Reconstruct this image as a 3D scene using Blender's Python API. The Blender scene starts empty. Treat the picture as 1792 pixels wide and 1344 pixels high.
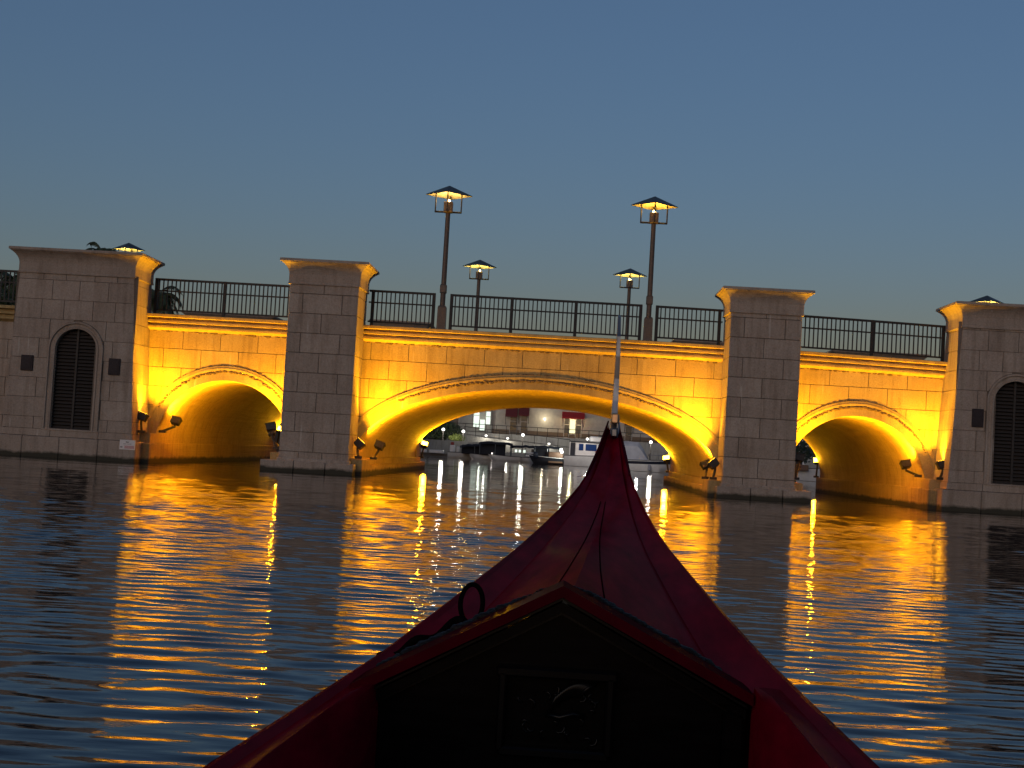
import bpy, math, random
import numpy as np
from mathutils import Vector, Matrix

R = math.radians
rnd = random.Random(7)
S = bpy.context.scene
COL = S.collection

# ------------------------------------------------------------------ camera
CAM_H = 1.07
cam = bpy.data.cameras.new('camera')
cam.sensor_width = 36.0
cam.lens = 2500.0 / 1792.0 * 36.0
cam.clip_start = 0.05
cam.clip_end = 6000.0
cam_ob = bpy.data.objects.new('camera', cam)
COL.objects.link(cam_ob)


def cam_basis():
    y = np.array([990.0 - 896.0, -(792.0 - 672.0), 2500.0]); y /= np.linalg.norm(y)
    r = R(3.25)
    u = np.array([math.sin(r), math.cos(r), 0.0]); u -= y * (u @ y); u /= np.linalg.norm(u)
    x = np.cross(u, y)
    return x, y, u


_bx, _by, _bz = cam_basis()
right = Vector((_bx[0], _by[0], _bz[0])); up = Vector((_bx[1], _by[1], _bz[1])); fwd = Vector((_bx[2], _by[2], _bz[2]))
cam_ob.matrix_world = Matrix(((right.x, up.x, -fwd.x, 0.0), (right.y, up.y, -fwd.y, 0.0),
                              (right.z, up.z, -fwd.z, CAM_H), (0, 0, 0, 1)))
S.camera = cam_ob

# ------------------------------------------------------------------ world, sun, exposure
SUN_EL, SUN_AZ = 0.3, 200.0           # last light on the horizon, behind the camera
world = bpy.data.worlds.new('World'); S.world = world; world.use_nodes = True
wn = world.node_tree.nodes; wl = world.node_tree.links
sky = wn.new('ShaderNodeTexSky'); sky.sky_type = 'NISHITA'; sky.sun_disc = False
sky.sun_elevation = R(SUN_EL); sky.sun_rotation = R(SUN_AZ)
sky.air_density = 0.85; sky.dust_density = 0.4; sky.ozone_density = 2.6
bg = wn['Background']
wmix = wn.new('ShaderNodeMix'); wmix.data_type = 'RGBA'; wmix.inputs[0].default_value = 0.22
wl.new(sky.outputs[0], wmix.inputs[6]); wmix.inputs[7].default_value = (0.28, 0.36, 0.545, 1)   # even dusk air-light
wl.new(wmix.outputs[2], bg.inputs[0])
bg.inputs[1].default_value = 0.13

sl = bpy.data.lights.new('sun', 'SUN'); sl.energy = 0.20; sl.angle = R(50); sl.color = (1.0, 0.81, 0.64)
so = bpy.data.objects.new('sun', sl); COL.objects.link(so)
so.rotation_euler = (R(78), 0, R(-20))

S.view_settings.view_transform = 'Standard'
S.view_settings.look = 'None'
S.view_settings.gamma = 1.0
S.view_settings.use_curve_mapping = False
S.view_settings.exposure = 1.3

# ------------------------------------------------------------------ mesh helpers


class MB:
    def __init__(s):
        s.v = []; s.f = []

    def add(s, vs, fs):
        n = len(s.v); s.v += [tuple(p) for p in vs]; s.f += [tuple(i + n for i in q) for q in fs]
        return s

    def box(s, x0, x1, y0, y1, z0, z1):
        vs = [(x, y, z) for z in (z0, z1) for y in (y0, y1) for x in (x0, x1)]
        return s.add(vs, [(0, 2, 3, 1), (4, 5, 7, 6), (0, 1, 5, 4), (2, 6, 7, 3), (0, 4, 6, 2), (1, 3, 7, 5)])

    def cbox(s, x0, x1, y0, y1, z0, z1, c=0.012):
        """box with every edge chamfered"""
        vs = []; idx = {}
        for sx in (0, 1):
            for sy in (0, 1):
                for sz in (0, 1):
                    X = (x0, x1)[sx]; Y = (y0, y1)[sy]; Z = (z0, z1)[sz]
                    dx = (c, -c)[sx]; dy = (c, -c)[sy]; dz = (c, -c)[sz]
                    idx[sx, sy, sz] = len(vs)
                    vs += [(X, Y + dy, Z + dz), (X + dx, Y, Z + dz), (X + dx, Y + dy, Z)]
        I = idx; f = []
        for a in (0, 1):
            f.append([I[a, 0, 0], I[a, 1, 0], I[a, 1, 1], I[a, 0, 1]])
            f.append([I[0, a, 0] + 1, I[1, a, 0] + 1, I[1, a, 1] + 1, I[0, a, 1] + 1])
            f.append([I[0, 0, a] + 2, I[1, 0, a] + 2, I[1, 1, a] + 2, I[0, 1, a] + 2])
        for a in (0, 1):
            for b in (0, 1):
                f.append([I[a, b, 0], I[a, b, 1], I[a, b, 1] + 1, I[a, b, 0] + 1])
                f.append([I[a, 0, b], I[a, 1, b], I[a, 1, b] + 2, I[a, 0, b] + 2])
                f.append([I[0, a, b] + 1, I[1, a, b] + 1, I[1, a, b] + 2, I[0, a, b] + 2])
        for k in I.values():
            f.append([k, k + 1, k + 2])
        return s.add(vs, f)

    def prism(s, poly, y0, y1):
        """poly = list of (x, z) outline, extruded along y"""
        n = len(poly)
        vs = [(x, y0, z) for x, z in poly] + [(x, y1, z) for x, z in poly]
        fs = [tuple(range(n)), tuple(range(2 * n - 1, n - 1, -1))]
        fs += [(i, (i + 1) % n, n + (i + 1) % n, n + i) for i in range(n)]
        return s.add(vs, fs)

    def tube(s, p, r, n=8, caps=True):
        """p = list of points, r = radius or list"""
        p = [Vector(q) for q in p]; m = len(p)
        rr = r if isinstance(r, (list, tuple)) else [r] * m
        vs = []; prev = None
        for i in range(m):
            d = (p[min(i + 1, m - 1)] - p[max(i - 1, 0)]).normalized()
            if prev is None:
                a = d.orthogonal().normalized()
            else:
                a = (prev - d * prev.dot(d))
                a = a.normalized() if a.length > 1e-6 else d.orthogonal().normalized()
            prev = a; b = d.cross(a)
            for k in range(n):
                t = 2 * math.pi * k / n
                vs.append(p[i] + (a * math.cos(t) + b * math.sin(t)) * rr[i])
        fs = [(i * n + k, i * n + (k + 1) % n, (i + 1) * n + (k + 1) % n, (i + 1) * n + k) for i in range(m - 1) for k in range(n)]
        if caps:
            fs += [tuple(range(n - 1, -1, -1)), tuple((m - 1) * n + k for k in range(n))]
        return s.add(vs, fs)

    def loft(s, secs, closed=True, caps=True):
        n = len(secs[0]); m = len(secs)
        vs = [q for sec in secs for q in sec]
        kk = n if closed else n - 1
        fs = [(i * n + k, i * n + (k + 1) % n, (i + 1) * n + (k + 1) % n, (i + 1) * n + k) for i in range(m - 1) for k in range(kk)]
        if caps and closed:
            fs += [tuple(range(n - 1, -1, -1)), tuple((m - 1) * n + k for k in range(n))]
        return s.add(vs, fs)

    def sphere(s, c, r, nu=10, nv=6, sc=(1, 1, 1)):
        c = Vector(c); vs = [c + Vector((0, 0, -r * sc[2]))]
        for j in range(1, nv):
            a = -math.pi / 2 + math.pi * j / nv
            for i in range(nu):
                t = 2 * math.pi * i / nu
                vs.append(c + Vector((math.cos(a) * math.cos(t) * r * sc[0], math.cos(a) * math.sin(t) * r * sc[1], math.sin(a) * r * sc[2])))
        vs.append(c + Vector((0, 0, r * sc[2]))); L = len(vs) - 1
        fs = [(0, 1 + (i + 1) % nu, 1 + i) for i in range(nu)]
        for j in range(nv - 2):
            for i in range(nu):
                a = 1 + j * nu
                fs.append((a + i, a + (i + 1) % nu, a + nu + (i + 1) % nu, a + nu + i))
        a = 1 + (nv - 2) * nu
        fs += [(a + i, a + (i + 1) % nu, L) for i in range(nu)]
        return s.add(vs, fs)

    def build(s, name, mat, parent=None, smooth=False, auto=None):
        off = world_loc(parent) if parent else Vector((0, 0, 0))
        me = bpy.data.meshes.new(name)
        me.from_pydata([(p[0] - off.x, p[1] - off.y, p[2] - off.z) for p in s.v], [], s.f)
        me.validate()
        me.materials.append(MAT[mat] if isinstance(mat, str) else mat)
        if smooth:
            me.shade_smooth()
            if auto is not None:
                try:
                    me.set_sharp_from_angle(angle=R(auto))
                except Exception:
                    pass
        o = bpy.data.objects.new(name, me); COL.objects.link(o)
        if parent:
            o.parent = parent
        return o


def world_loc(o):
    v = Vector((0, 0, 0))
    while o is not None:
        v = v + o.location; o = o.parent
    return v


def tag(o, label=None, cat=None, group=None, kind=None):
    if label: o['label'] = label
    if cat: o['category'] = cat
    if group: o['group'] = group
    if kind: o['kind'] = kind
    return o


def empty(name, loc, label=None, cat=None, group=None):
    o = bpy.data.objects.new(name, None); COL.objects.link(o); o.location = loc
    o.empty_display_size = 0.2
    return tag(o, label, cat, group)


def copy_tree(o, parent=None):
    c = o.copy(); COL.objects.link(c); c.parent = parent
    for ch in [k for k in COL.objects if k.parent == o]:
        copy_tree(ch, c)
    return c


def link_mesh(name, me, loc, parent):
    o = bpy.data.objects.new(name, me); COL.objects.link(o); o.parent = parent; o.location = loc
    return o


# ------------------------------------------------------------------ materials
MAT = {}


def base_mat(name, col, rough=0.6, metal=0.0, spec=0.5, coat=0.0):
    m = bpy.data.materials.new(name); m.use_nodes = True
    b = m.node_tree.nodes['Principled BSDF']
    b.inputs['Base Color'].default_value = (*col, 1); b.inputs['Roughness'].default_value = rough
    b.inputs['Metallic'].default_value = metal; b.inputs['Specular IOR Level'].default_value = spec
    b.inputs['Coat Weight'].default_value = coat; b.inputs['Coat Roughness'].default_value = 0.22
    MAT[name] = m
    return m, m.node_tree.nodes, m.node_tree.links, b


def noise(n, l, vec, scale, detail=4, rough=0.55, sc=None, dist=0.0):
    t = n.new('ShaderNodeTexNoise'); t.inputs['Scale'].default_value = scale
    t.inputs['Detail'].default_value = detail; t.inputs['Roughness'].default_value = rough
    t.inputs['Distortion'].default_value = dist
    if sc:
        mp = n.new('ShaderNodeMapping'); mp.inputs['Scale'].default_value = sc
        l.new(vec, mp.inputs[0]); vec = mp.outputs[0]
    l.new(vec, t.inputs['Vector'])
    return t.outputs['Fac']


def ramp(n, l, fac, stops):
    r = n.new('ShaderNodeValToRGB'); e = r.color_ramp.elements
    while len(e) < len(stops): e.new(0.5)
    for i, (p, c) in enumerate(stops):
        e[i].position = p; e[i].color = (*c, 1) if len(c) == 3 else c
    l.new(fac, r.inputs[0])
    return r.outputs[0]


def mul(n, l, a, b, fac=1.0, mode='MULTIPLY'):
    x = n.new('ShaderNodeMix'); x.data_type = 'RGBA'; x.blend_type = mode
    if isinstance(fac, float): x.inputs[0].default_value = fac
    else: l.new(fac, x.inputs[0])
    for k, q in ((6, a), (7, b)):
        if isinstance(q, tuple): x.inputs[k].default_value = (*q, 1)
        else: l.new(q, x.inputs[k])
    return x.outputs[2]


def bump(n, l, b, h, strength, dist):
    k = n.new('ShaderNodeBump'); k.inputs['Strength'].default_value = strength; k.inputs['Distance'].default_value = dist
    l.new(h, k.inputs['Height']); l.new(k.outputs[0], b.inputs['Normal'])


def stone_mat(name, lo, hi, wet=True, lines=False):
    m, n, l, b = base_mat(name, hi, 0.85, spec=0.25)
    pos = n.new('ShaderNodeNewGeometry').outputs['Position']
    inf = n.new('ShaderNodeObjectInfo')
    big = noise(n, l, pos, 0.9, 5, 0.6)
    c = ramp(n, l, big, [(0.3, lo), (0.7, hi)])
    blk = ramp(n, l, inf.outputs['Random'], [(0, (0.86, 0.85, 0.84)), (1, (1.0, 1.0, 1.0))])
    c = mul(n, l, c, blk)
    fine = noise(n, l, pos, 22, 6, 0.7)
    c = mul(n, l, c, ramp(n, l, fine, [(0.3, (0.72, 0.7, 0.68)), (0.62, (1, 1, 1))]))
    streak = noise(n, l, pos, 1.0, 5, 0.6, sc=(5.5, 5.5, 0.5))
    c = mul(n, l, c, ramp(n, l, streak, [(0.34, (0.66, 0.62, 0.58)), (0.52, (1, 1, 1))]), 0.6)
    efl = noise(n, l, pos, 1.0, 4, 0.5, sc=(8, 8, 0.7))
    c = mul(n, l, c, (0.62, 0.58, 0.52), ramp(n, l, efl, [(0.66, (0, 0, 0)), (0.78, (0.5, 0.5, 0.5))]), 'MIX')
    vor = n.new('ShaderNodeTexVoronoi'); vor.inputs['Scale'].default_value = 7.0
    l.new(pos, vor.inputs['Vector'])
    pit = ramp(n, l, vor.outputs['Distance'], [(0.05, (0.45, 0.4, 0.36)), (0.12, (1, 1, 1))])
    c = mul(n, l, c, pit, 0.6)
    if wet:                                   # tide stain: algae and damp above the waterline
        sp = n.new('ShaderNodeSeparateXYZ'); l.new(pos, sp.inputs[0])
        wob = noise(n, l, pos, 2.4, 4, 0.6)
        ad = n.new('ShaderNodeMath'); ad.operation = 'MULTIPLY_ADD'; ad.inputs[1].default_value = -0.2
        l.new(wob, ad.inputs[0]); l.new(sp.outputs[2], ad.inputs[2])
        c = mul(n, l, (0.05, 0.045, 0.032), c, ramp(n, l, ad.outputs[0], [(0.0, (0, 0, 0)), (0.09, (1, 1, 1))]), 'MIX')
    l.new(c, b.inputs['Base Color'])
    h = n.new('ShaderNodeMath'); h.operation = 'MULTIPLY_ADD'; h.inputs[1].default_value = 0.45
    l.new(fine, h.inputs[0])
    l.new(noise(n, l, pos, 5, 4, 0.6) if not lines else noise(n, l, pos, 1.0, 4, 0.6, sc=(5, 0.25, 7), dist=0.6), h.inputs[2])
    bump(n, l, b, h.outputs[0], 0.5 if not lines else 0.8, 0.02 if not lines else 0.07)
    return m


stone_mat('stone', (0.39, 0.315, 0.26), (0.48, 0.40, 0.335))
stone_mat('pier_mortar', (0.17, 0.14, 0.115), (0.22, 0.18, 0.15))
stone_mat('wall_stone', (0.40, 0.28, 0.12), (0.52, 0.385, 0.18))  # bridge stone yellowed so the colour carries part of the sodium light
stone_mat('barrel_plaster', (0.38, 0.26, 0.13), (0.50, 0.36, 0.19), lines=True)
stone_mat('mortar', (0.10, 0.08, 0.06), (0.16, 0.125, 0.10))
stone_mat('bank_concrete', (0.40, 0.38, 0.34), (0.52, 0.5, 0.46))


def simple(name, col, rough=0.5, metal=0.0, var=0.25, scale=14, bmp=0.0, spec=0.5, coat=0.0, sc=None):
    m, n, l, b = base_mat(name, col, rough, metal, spec, coat)
    pos = n.new('ShaderNodeTexCoord').outputs['Object']
    f = noise(n, l, pos, scale, 5, 0.6, sc=sc)
    lo = tuple(x * (1 - var) for x in col); hi = tuple(min(1, x * (1 + var)) for x in col)
    l.new(ramp(n, l, f, [(0.3, lo), (0.7, hi)]), b.inputs['Base Color'])
    if var > 0:
        rr = n.new('ShaderNodeMapRange'); rr.inputs[3].default_value = max(0.02, rough - 0.12); rr.inputs[4].default_value = min(1, rough + 0.15)
        l.new(noise(n, l, pos, scale * 2.3, 4), rr.inputs[0]); l.new(rr.outputs[0], b.inputs['Roughness'])
    if bmp > 0: bump(n, l, b, f, bmp, 0.01)
    return m


simple('mud', (0.13, 0.085, 0.055), 0.95, bmp=0.8, scale=30)
simple('dark_metal', (0.035, 0.03, 0.028), 0.5, 0.3, spec=0.4)
simple('rail_metal', (0.022, 0.02, 0.021), 0.5, 0.0, spec=0.3)
simple('pole_metal', (0.12, 0.085, 0.065), 0.5, 0.2)
simple('lamp_roof', (0.06, 0.075, 0.075), 0.5, 0.3)
simple('lamp_under', (0.75, 0.7, 0.55), 0.6)
simple('vent_paint', (0.034, 0.026, 0.021), 0.65, bmp=0.2)
simple('vent_dark', (0.012, 0.011, 0.01), 0.9)
simple('plaque_bronze', (0.035, 0.027, 0.03), 0.6, 0.0, bmp=0.4, spec=0.2)
simple('sign_white', (0.7, 0.66, 0.64), 0.6, var=0.06)
simple('sign_black', (0.03, 0.03, 0.03), 0.6, var=0.0)
simple('sign_red', (0.5, 0.1, 0.1), 0.6, var=0.1)
simple('sign_grey', (0.3, 0.29, 0.29), 0.6, var=0.1)
simple('asphalt', (0.05, 0.05, 0.05), 0.9, bmp=0.5)
simple('soil', (0.10, 0.085, 0.06), 0.95, bmp=0.5, scale=3)
simple('gondola_red', (0.16, 0.002, 0.010), 0.5, var=0.35, scale=5, spec=0.0, coat=0.08, bmp=0.03, sc=(3, 0.8, 3))
simple('gondola_trim', (0.045, 0.001, 0.005), 0.3, var=0.25, scale=9, spec=0.0, coat=0.05)
simple('black_lacquer', (0.0028, 0.0024, 0.0026), 0.45, var=0.5, scale=6, bmp=0.05, spec=0.0, coat=0.12, sc=(1, 1, 6))
simple('carved_bronze', (0.010, 0.007, 0.006), 0.5, 0.0, spec=0.15, var=0.5, scale=60, bmp=0.6)
simple('steel', (0.24, 0.24, 0.25), 0.36, 1.0, var=0.25, scale=18, sc=(1, 1, 0.3))
simple('amber_lit_steel', (0.55, 0.33, 0.18), 0.35, 1.0)  # polished steel, coloured orange for the amber lights it mirrors
simple('rope', (0.004, 0.0035, 0.0035), 0.9, spec=0.0, bmp=0.8, scale=60)
simple('seam', (0.012, 0.001, 0.002), 0.6, var=0.0, spec=0.0)
simple('black_gloss', (0.003, 0.0027, 0.003), 0.4, var=0.3, scale=8, spec=0.0, coat=0.3)
simple('stucco', (0.52, 0.46, 0.39), 0.9, var=0.12, scale=2.5, bmp=0.2)
simple('stucco_grey', (0.32, 0.29, 0.26), 0.9, var=0.12, scale=2.5, bmp=0.2)
simple('plinth_brown', (0.22, 0.15, 0.10), 0.85)
simple('awning_red', (0.42, 0.015, 0.02), 0.8, var=0.15)
simple('awning_dark', (0.13, 0.02, 0.022), 0.8, var=0.15)
simple('window_frame', (0.5, 0.46, 0.42), 0.6)
simple('window_glass', (0.05, 0.052, 0.055), 0.12, var=0.1)
simple('blue_glass', (0.015, 0.05, 0.18), 0.4, var=0.1, spec=0.05)
simple('boat_white', (0.78, 0.76, 0.74), 0.3, var=0.08, scale=3, coat=0.3)
simple('boat_dark', (0.025, 0.026, 0.035), 0.7, var=0.3)
simple('boat_navy', (0.012, 0.016, 0.03), 0.4, var=0.2)
simple('boat_canvas', (0.014, 0.015, 0.022), 0.85, var=0.3)
simple('boat_cover', (0.27, 0.27, 0.30), 0.85, var=0.15, scale=2, bmp=0.3)
simple('boat_wood', (0.16, 0.085, 0.05), 0.55, var=0.3, sc=(1, 1, 8))
simple('red_cloth', (0.35, 0.06, 0.05), 0.85)
simple('dock_wood', (0.16, 0.13, 0.105), 0.9, var=0.3)
simple('bark', (0.07, 0.055, 0.04), 0.95, bmp=0.9, scale=8)


def leaf_mat(name, a, b_):
    m, n, l, b = base_mat(name, a, 0.55)
    inf = n.new('ShaderNodeNewGeometry')
    f = noise(n, l, inf.outputs['Position'], 3.0, 3)
    l.new(ramp(n, l, f, [(0.3, a), (0.7, b_)]), b.inputs['Base Color'])


leaf_mat('palm_leaf', (0.035, 0.05, 0.02), (0.07, 0.09, 0.035))
leaf_mat('hedge_leaf', (0.015, 0.025, 0.008), (0.04, 0.055, 0.018))
leaf_mat('bright_leaf', (0.10, 0.13, 0.03), (0.17, 0.2, 0.05))


def emit_mat(name, col, strength):
    m = bpy.data.materials.new(name); m.use_nodes = True
    n = m.node_tree.nodes; l = m.node_tree.links
    n.remove(n['Principled BSDF'])
    e = n.new('ShaderNodeEmission'); e.inputs[0].default_value = (*col, 1); e.inputs[1].default_value = strength
    l.new(e.outputs[0], n['Material Output'].inputs[0])
    MAT[name] = m
    return m


SODIUM = (1.0, 0.455, 0.006)
emit_mat('flood_lens', (1.0, 0.55, 0.03), 14.0)
emit_mat('lamp_bulb', (1.0, 0.62, 0.2), 11.4)
emit_mat('lamp_bulb_yellow', (1.0, 0.8, 0.28), 11.4)
emit_mat('globe_white', (1.0, 0.97, 0.88), 2.0)
emit_mat('shop_light', (0.85, 1.0, 0.85), 0.494)
emit_mat('door_light', (1.0, 0.92, 0.5), 0.608)
emit_mat('spark_white', (1.0, 0.95, 0.85), 3.0)

# water
m, n, l, b = base_mat('water', (0.002, 0.005, 0.009), 0.012)
b.inputs['IOR'].default_value = 1.333
pos = n.new('ShaderNodeNewGeometry').outputs['Position']
w1 = noise(n, l, pos, 1.0, 5, 0.55, sc=(1.6, 5.0, 1))
w2 = noise(n, l, pos, 1.0, 3, 0.5, sc=(5.0, 15.0, 1))
ad = n.new('ShaderNodeMath'); ad.operation = 'MULTIPLY_ADD'; ad.inputs[1].default_value = 0.28
l.new(w2, ad.inputs[0]); l.new(w1, ad.inputs[2])
bump(n, l, b, ad.outputs[0], 1.0, 0.004)

# ------------------------------------------------------------------ water and ground


def grow(a, b, d0, d1):
    out = [a]
    while out[-1] < b:
        t = min(1, max(0, (out[-1] - a) / (b - a)))
        out.append(out[-1] + d0 + (d1 - d0) * t)
    return out


ys = [-400, -150, -60, -25, -10, -5, -2] + grow(0, 2.2, 0.3, 0.06)[:-1] + grow(2.2, 12, 0.021, 0.027)[:-1] + \
    grow(12, 46, 0.027, 0.09)[:-1] + grow(46, 145, 0.12, 1.2)[:-1] + grow(145, 2500, 8, 300)
hx = grow(0, 4.0, 0.055, 0.055)[:-1] + grow(4.0, 18.0, 0.055, 0.17)[:-1] + grow(18, 60, 0.2, 6)[:-1] + grow(60, 2500, 20, 400)
xs = sorted(set([-q for q in hx] + hx))
X, Y = np.meshgrid(np.array(xs), np.array(ys))
DX = np.gradient(np.array(xs))[None, :]; DY = np.gradient(np.array(ys))[:, None]
Z = np.zeros_like(X)
rw = np.random.RandomState(11)
for k in range(110):
    lam = 0.10 * (0.46 / 0.10) ** rw.rand() if k < 100 else rw.uniform(1.2, 3.0)
    th = rw.normal(0, 0.20 if lam > 0.3 else 0.30) + (0.05 if k % 3 else -0.12)
    kx = math.sin(th) * 2 * math.pi / lam; ky = math.cos(th) * 2 * math.pi / lam
    slope = 0.0105 * (1.35 if 0.16 < lam < 0.34 else (0.85 if lam < 1 else 0.38))
    a = slope * lam / (2 * math.pi)
    keep = np.clip((2 * math.pi / (abs(ky) + 1e-6) / DY - 3) / 3, 0, 1) * np.clip((2 * math.pi / (abs(kx) + 1e-6) / DX - 3) / 3, 0, 1)
    ph = kx * X + ky * Y + rw.rand() * 6.283
    Z += a * keep * (np.sin(ph) + 0.16 * np.cos(2 * ph))
# breathing: calmer and livelier patches
patch = 0.85 + 0.28 * np.sin(0.31 * X + 0.9 * np.sin(0.17 * Y)) * np.sin(0.23 * Y + 1.1) + 0.2 * np.sin(0.83 * X - 0.4 * Y) * np.sin(0.61 * Y + 0.5 * X + 2.0)
Z *= patch
ny, nx = X.shape
me = bpy.data.meshes.new('water')
idx = np.arange(nx * ny).reshape(ny, nx)
quads = np.stack([idx[:-1, :-1], idx[:-1, 1:], idx[1:, 1:], idx[1:, :-1]], -1).reshape(-1, 4)
me.vertices.add(nx * ny)
me.vertices.foreach_set('co', np.stack([X, Y, Z], -1).reshape(-1).astype(np.float32))
me.loops.add(quads.size); me.loops.foreach_set('vertex_index', quads.reshape(-1).astype(np.int32))
me.polygons.add(len(quads)); me.polygons.foreach_set('loop_start', np.arange(0, quads.size, 4, dtype=np.int32))
me.polygons.foreach_set('loop_total', np.full(len(quads), 4, dtype=np.int32))
me.update(); me.validate(); me.materials.append(MAT['water']); me.shade_smooth()
o = bpy.data.objects.new('water', me); COL.objects.link(o); tag(o, 'dark blue rippled lagoon water mirroring the lit bridge', kind='structure')

g = MB()
g.box(-2600, 2600, -500, 2600, -4.0, -3.0)
tag(g.build('ground', 'soil'), kind='structure')
g = MB().box(-320, -17.6, 46.2, 150, -3.0, 4.45)
tag(g.build('bank', 'soil'), kind='structure')
g = MB().box(17.0, 320, 46.2, 62.0, -3.0, 4.40)
tag(g.build('bank', 'soil'), kind='structure')
# far shore
g = MB().box(-320, 320, 168.6, 420, -3.0, 2.80)
tag(g.build('far_bank', 'soil'), kind='structure')

# ------------------------------------------------------------------ bridge
XC = -0.92
YP, YW, YB = 43.3, 45.0, 63.2
YPB = 45.15                                   # rear of each pier block on the deck
YMID = (YW + YB) / 2
COURSE = [0.62 + 0.605 * k for k in range(7)]   # bed joints: 0.62 .. 4.25
SPRING = 0.62
ARCH = [(XC - 9.95, 2.16, 2.09), (XC, 5.72, 2.35), (XC + 9.95, 2.16, 2.11)]
RINGW = 0.48


def sag(x):
    return -0.0011 * max(0.0, x) ** 2


bridge = empty('stone_bridge', (XC, YMID, 0), 'three arched stone bridge lit amber by floodlights, spanning the water', 'bridge')


def arch_z(x, extra=0.0):
    for cx, a, bb in ARCH:
        d = abs(x - cx)
        if d < a + extra:
            return SPRING + (bb + extra) * math.sqrt(max(0, 1 - (d / (a + extra)) ** 2))
    return None


def strip_blocks(x0, x1, z0, z1, low, step=0.06):
    """pieces of a block left above the curve low(x); returns outlines (x, z)"""
    n = max(3, int((x1 - x0) / step)); runs = []; cur = []
    for i in range(n + 1):
        x = x0 + (x1 - x0) * i / n
        lo = low(x)
        lo = z0 if lo is None else max(z0, lo)
        if lo < z1 - 0.03: cur.append((x, lo))
        else:
            if len(cur) > 2: runs.append(cur)
            cur = []
    if len(cur) > 2: runs.append(cur)
    out = []
    for c in runs:
        if c[-1][0] - c[0][0] < 0.08: continue
        if all(abs(q[1] - z0) < 1e-6 for q in c): c = [c[0], c[-1]]
        out.append(c + [(c[-1][0], z1), (c[0][0], z1)])
    return out


GAP = 0.009
# --- spandrel wall core (mortar plane) with the arch openings
xw = sorted(set([XC - 12.7 + 25.4 * i / 300 for i in range(301)] + [cx + sg * a * q for cx, a, bb in ARCH for sg in (-1, 1) for q in (1.0, 0.9999, 0.99, 0.97, 0.93)]))
core = MB(); core_r = MB()
for i in range(len(xw) - 1):
    xa, xb = xw[i], xw[i + 1]
    za = arch_z(xa + 1e-5); zb = arch_z(xb - 1e-5)
    za = -1.5 if za is None else za; zb = -1.5 if zb is None else zb
    if (za < 0) != (zb < 0):
        xm = (xa + xb) / 2
        if arch_z(xm) is None: za = zb = -1.5
        else: za = max(za, SPRING); zb = max(zb, SPRING)
    core.add([(xa, YW + 0.03, za), (xb, YW + 0.03, zb), (xb, YW + 0.03, 4.5), (xa, YW + 0.03, 4.5)], [(0, 1, 2, 3)])
    core_r.add([(xa, YB - 0.03, za), (xb, YB - 0.03, zb), (xb, YB - 0.03, 4.5), (xa, YB - 0.03, 4.5)], [(3, 2, 1, 0)])
spandrel = core.build('spandrel_wall', 'mortar', bridge)
core_r.build('rear_spandrel_wall', 'wall_stone', bridge)
# wall blocks
ext = lambda x: arch_z(x, RINGW - 0.03)
for sec, (xa, xb) in enumerate([(XC - 12.7, XC - 7.75), (XC - 5.75, XC + 5.75), (XC + 7.75, XC + 12.7)]):
    zc = [0.0] + COURSE
    for k in range(len(zc)):
        z0 = zc[k]; z1 = zc[k + 1] if k + 1 < len(zc) else 4.32
        if k == len(zc) - 1: continue
        L = 1.205; off = (0.0 if k % 2 else 0.6)
        j = math.floor((xa - XC - off) / L)
        while XC + off + j * L < xb:
            p0 = max(xa, XC + off + j * L) + GAP; p1 = min(xb, XC + off + (j + 1) * L) - GAP; j += 1
            if p1 - p0 < 0.12: continue
            for pl in strip_blocks(p0, p1, z0 + GAP, z1 - GAP, ext):
                dy = rnd.uniform(-0.004, 0.004)
                MB().prism(pl, YW + dy, YW + 0.1).build('stone_block', 'wall_stone', spandrel)
    # the course behind the cornice
    j = math.floor((xa - XC) / 1.205)
# --- arch rings and barrels
PROF = [(0.0, 0.20), (0.0, -0.035), (0.015, -0.045), (0.31, -0.030), (0.325, -0.055), (0.345, -0.065), (0.40, -0.065), (0.415, -0.05), (0.445, -0.045), (0.47, -0.04), (0.478, 0.05)]
for ai, (cx, a, bb) in enumerate(ARCH):
    for front in (True, False):
        secs = []
        N = 72
        for i in range(N + 1):
            t = math.pi * i / N
            secs.append([(cx + (a + r) * math.cos(t), (YW + y) if front else (YB - y), SPRING + (bb + r) * math.sin(t)) for r, y in PROF])
        mb = MB().loft(secs, closed=False)
        mb.build('archivolt', 'wall_stone', bridge, smooth=True, auto=35)
    N = 64; secs = []
    for yy in np.linspace(YW - 0.02, YB + 0.02, 28):
        sec = [(cx + a, yy, -1.5)] + [(cx + a * math.cos(math.pi * i / N), yy, SPRING + bb * math.sin(math.pi * i / N)) for i in range(N + 1)] + [(cx - a, yy, -1.5)]
        secs.append(sec)
    MB().loft(secs, closed=False).build('arch_barrel', 'barrel_plaster', bridge, smooth=True, auto=50)
    # stepped footings along both sides of the barrel
    for sg in (-1, 1):
        e = cx + sg * a
        if ai == 1:
            st = [(0.22, 0.50, 0.0), (0.42, 0.30, 0.14)]
        else:
            st = [(0.16, 0.62, 0.0)]
        for q, (pr, zt, ex) in enumerate(st):
            x0, x1 = sorted((e + sg * 0.1, e - sg * pr))
            ya, yb = YW - 0.12 - ex, YB + 0.12 + ex
            MB().cbox(x0, x1, ya, yb, -1.5, zt, 0.02).build('footing', 'barrel_plaster', bridge)

# ledges at the arch feet that carry the floodlights
for sg in (-1, 1):
    for s0, s1, yf, zt in ((5.26, 5.72, YP + 0.18, 0.50), (11.93, 12.40, YP + 0.45, 0.60), (7.70, 8.12, YP + 0.25, 0.56)):
        x0, x1 = sorted((XC + sg * s0, XC + sg * s1))
        MB().cbox(x0, x1, yf, YW + 0.2, -1.5, zt, 0.02).build('ledge', 'wall_stone', bridge)

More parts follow.
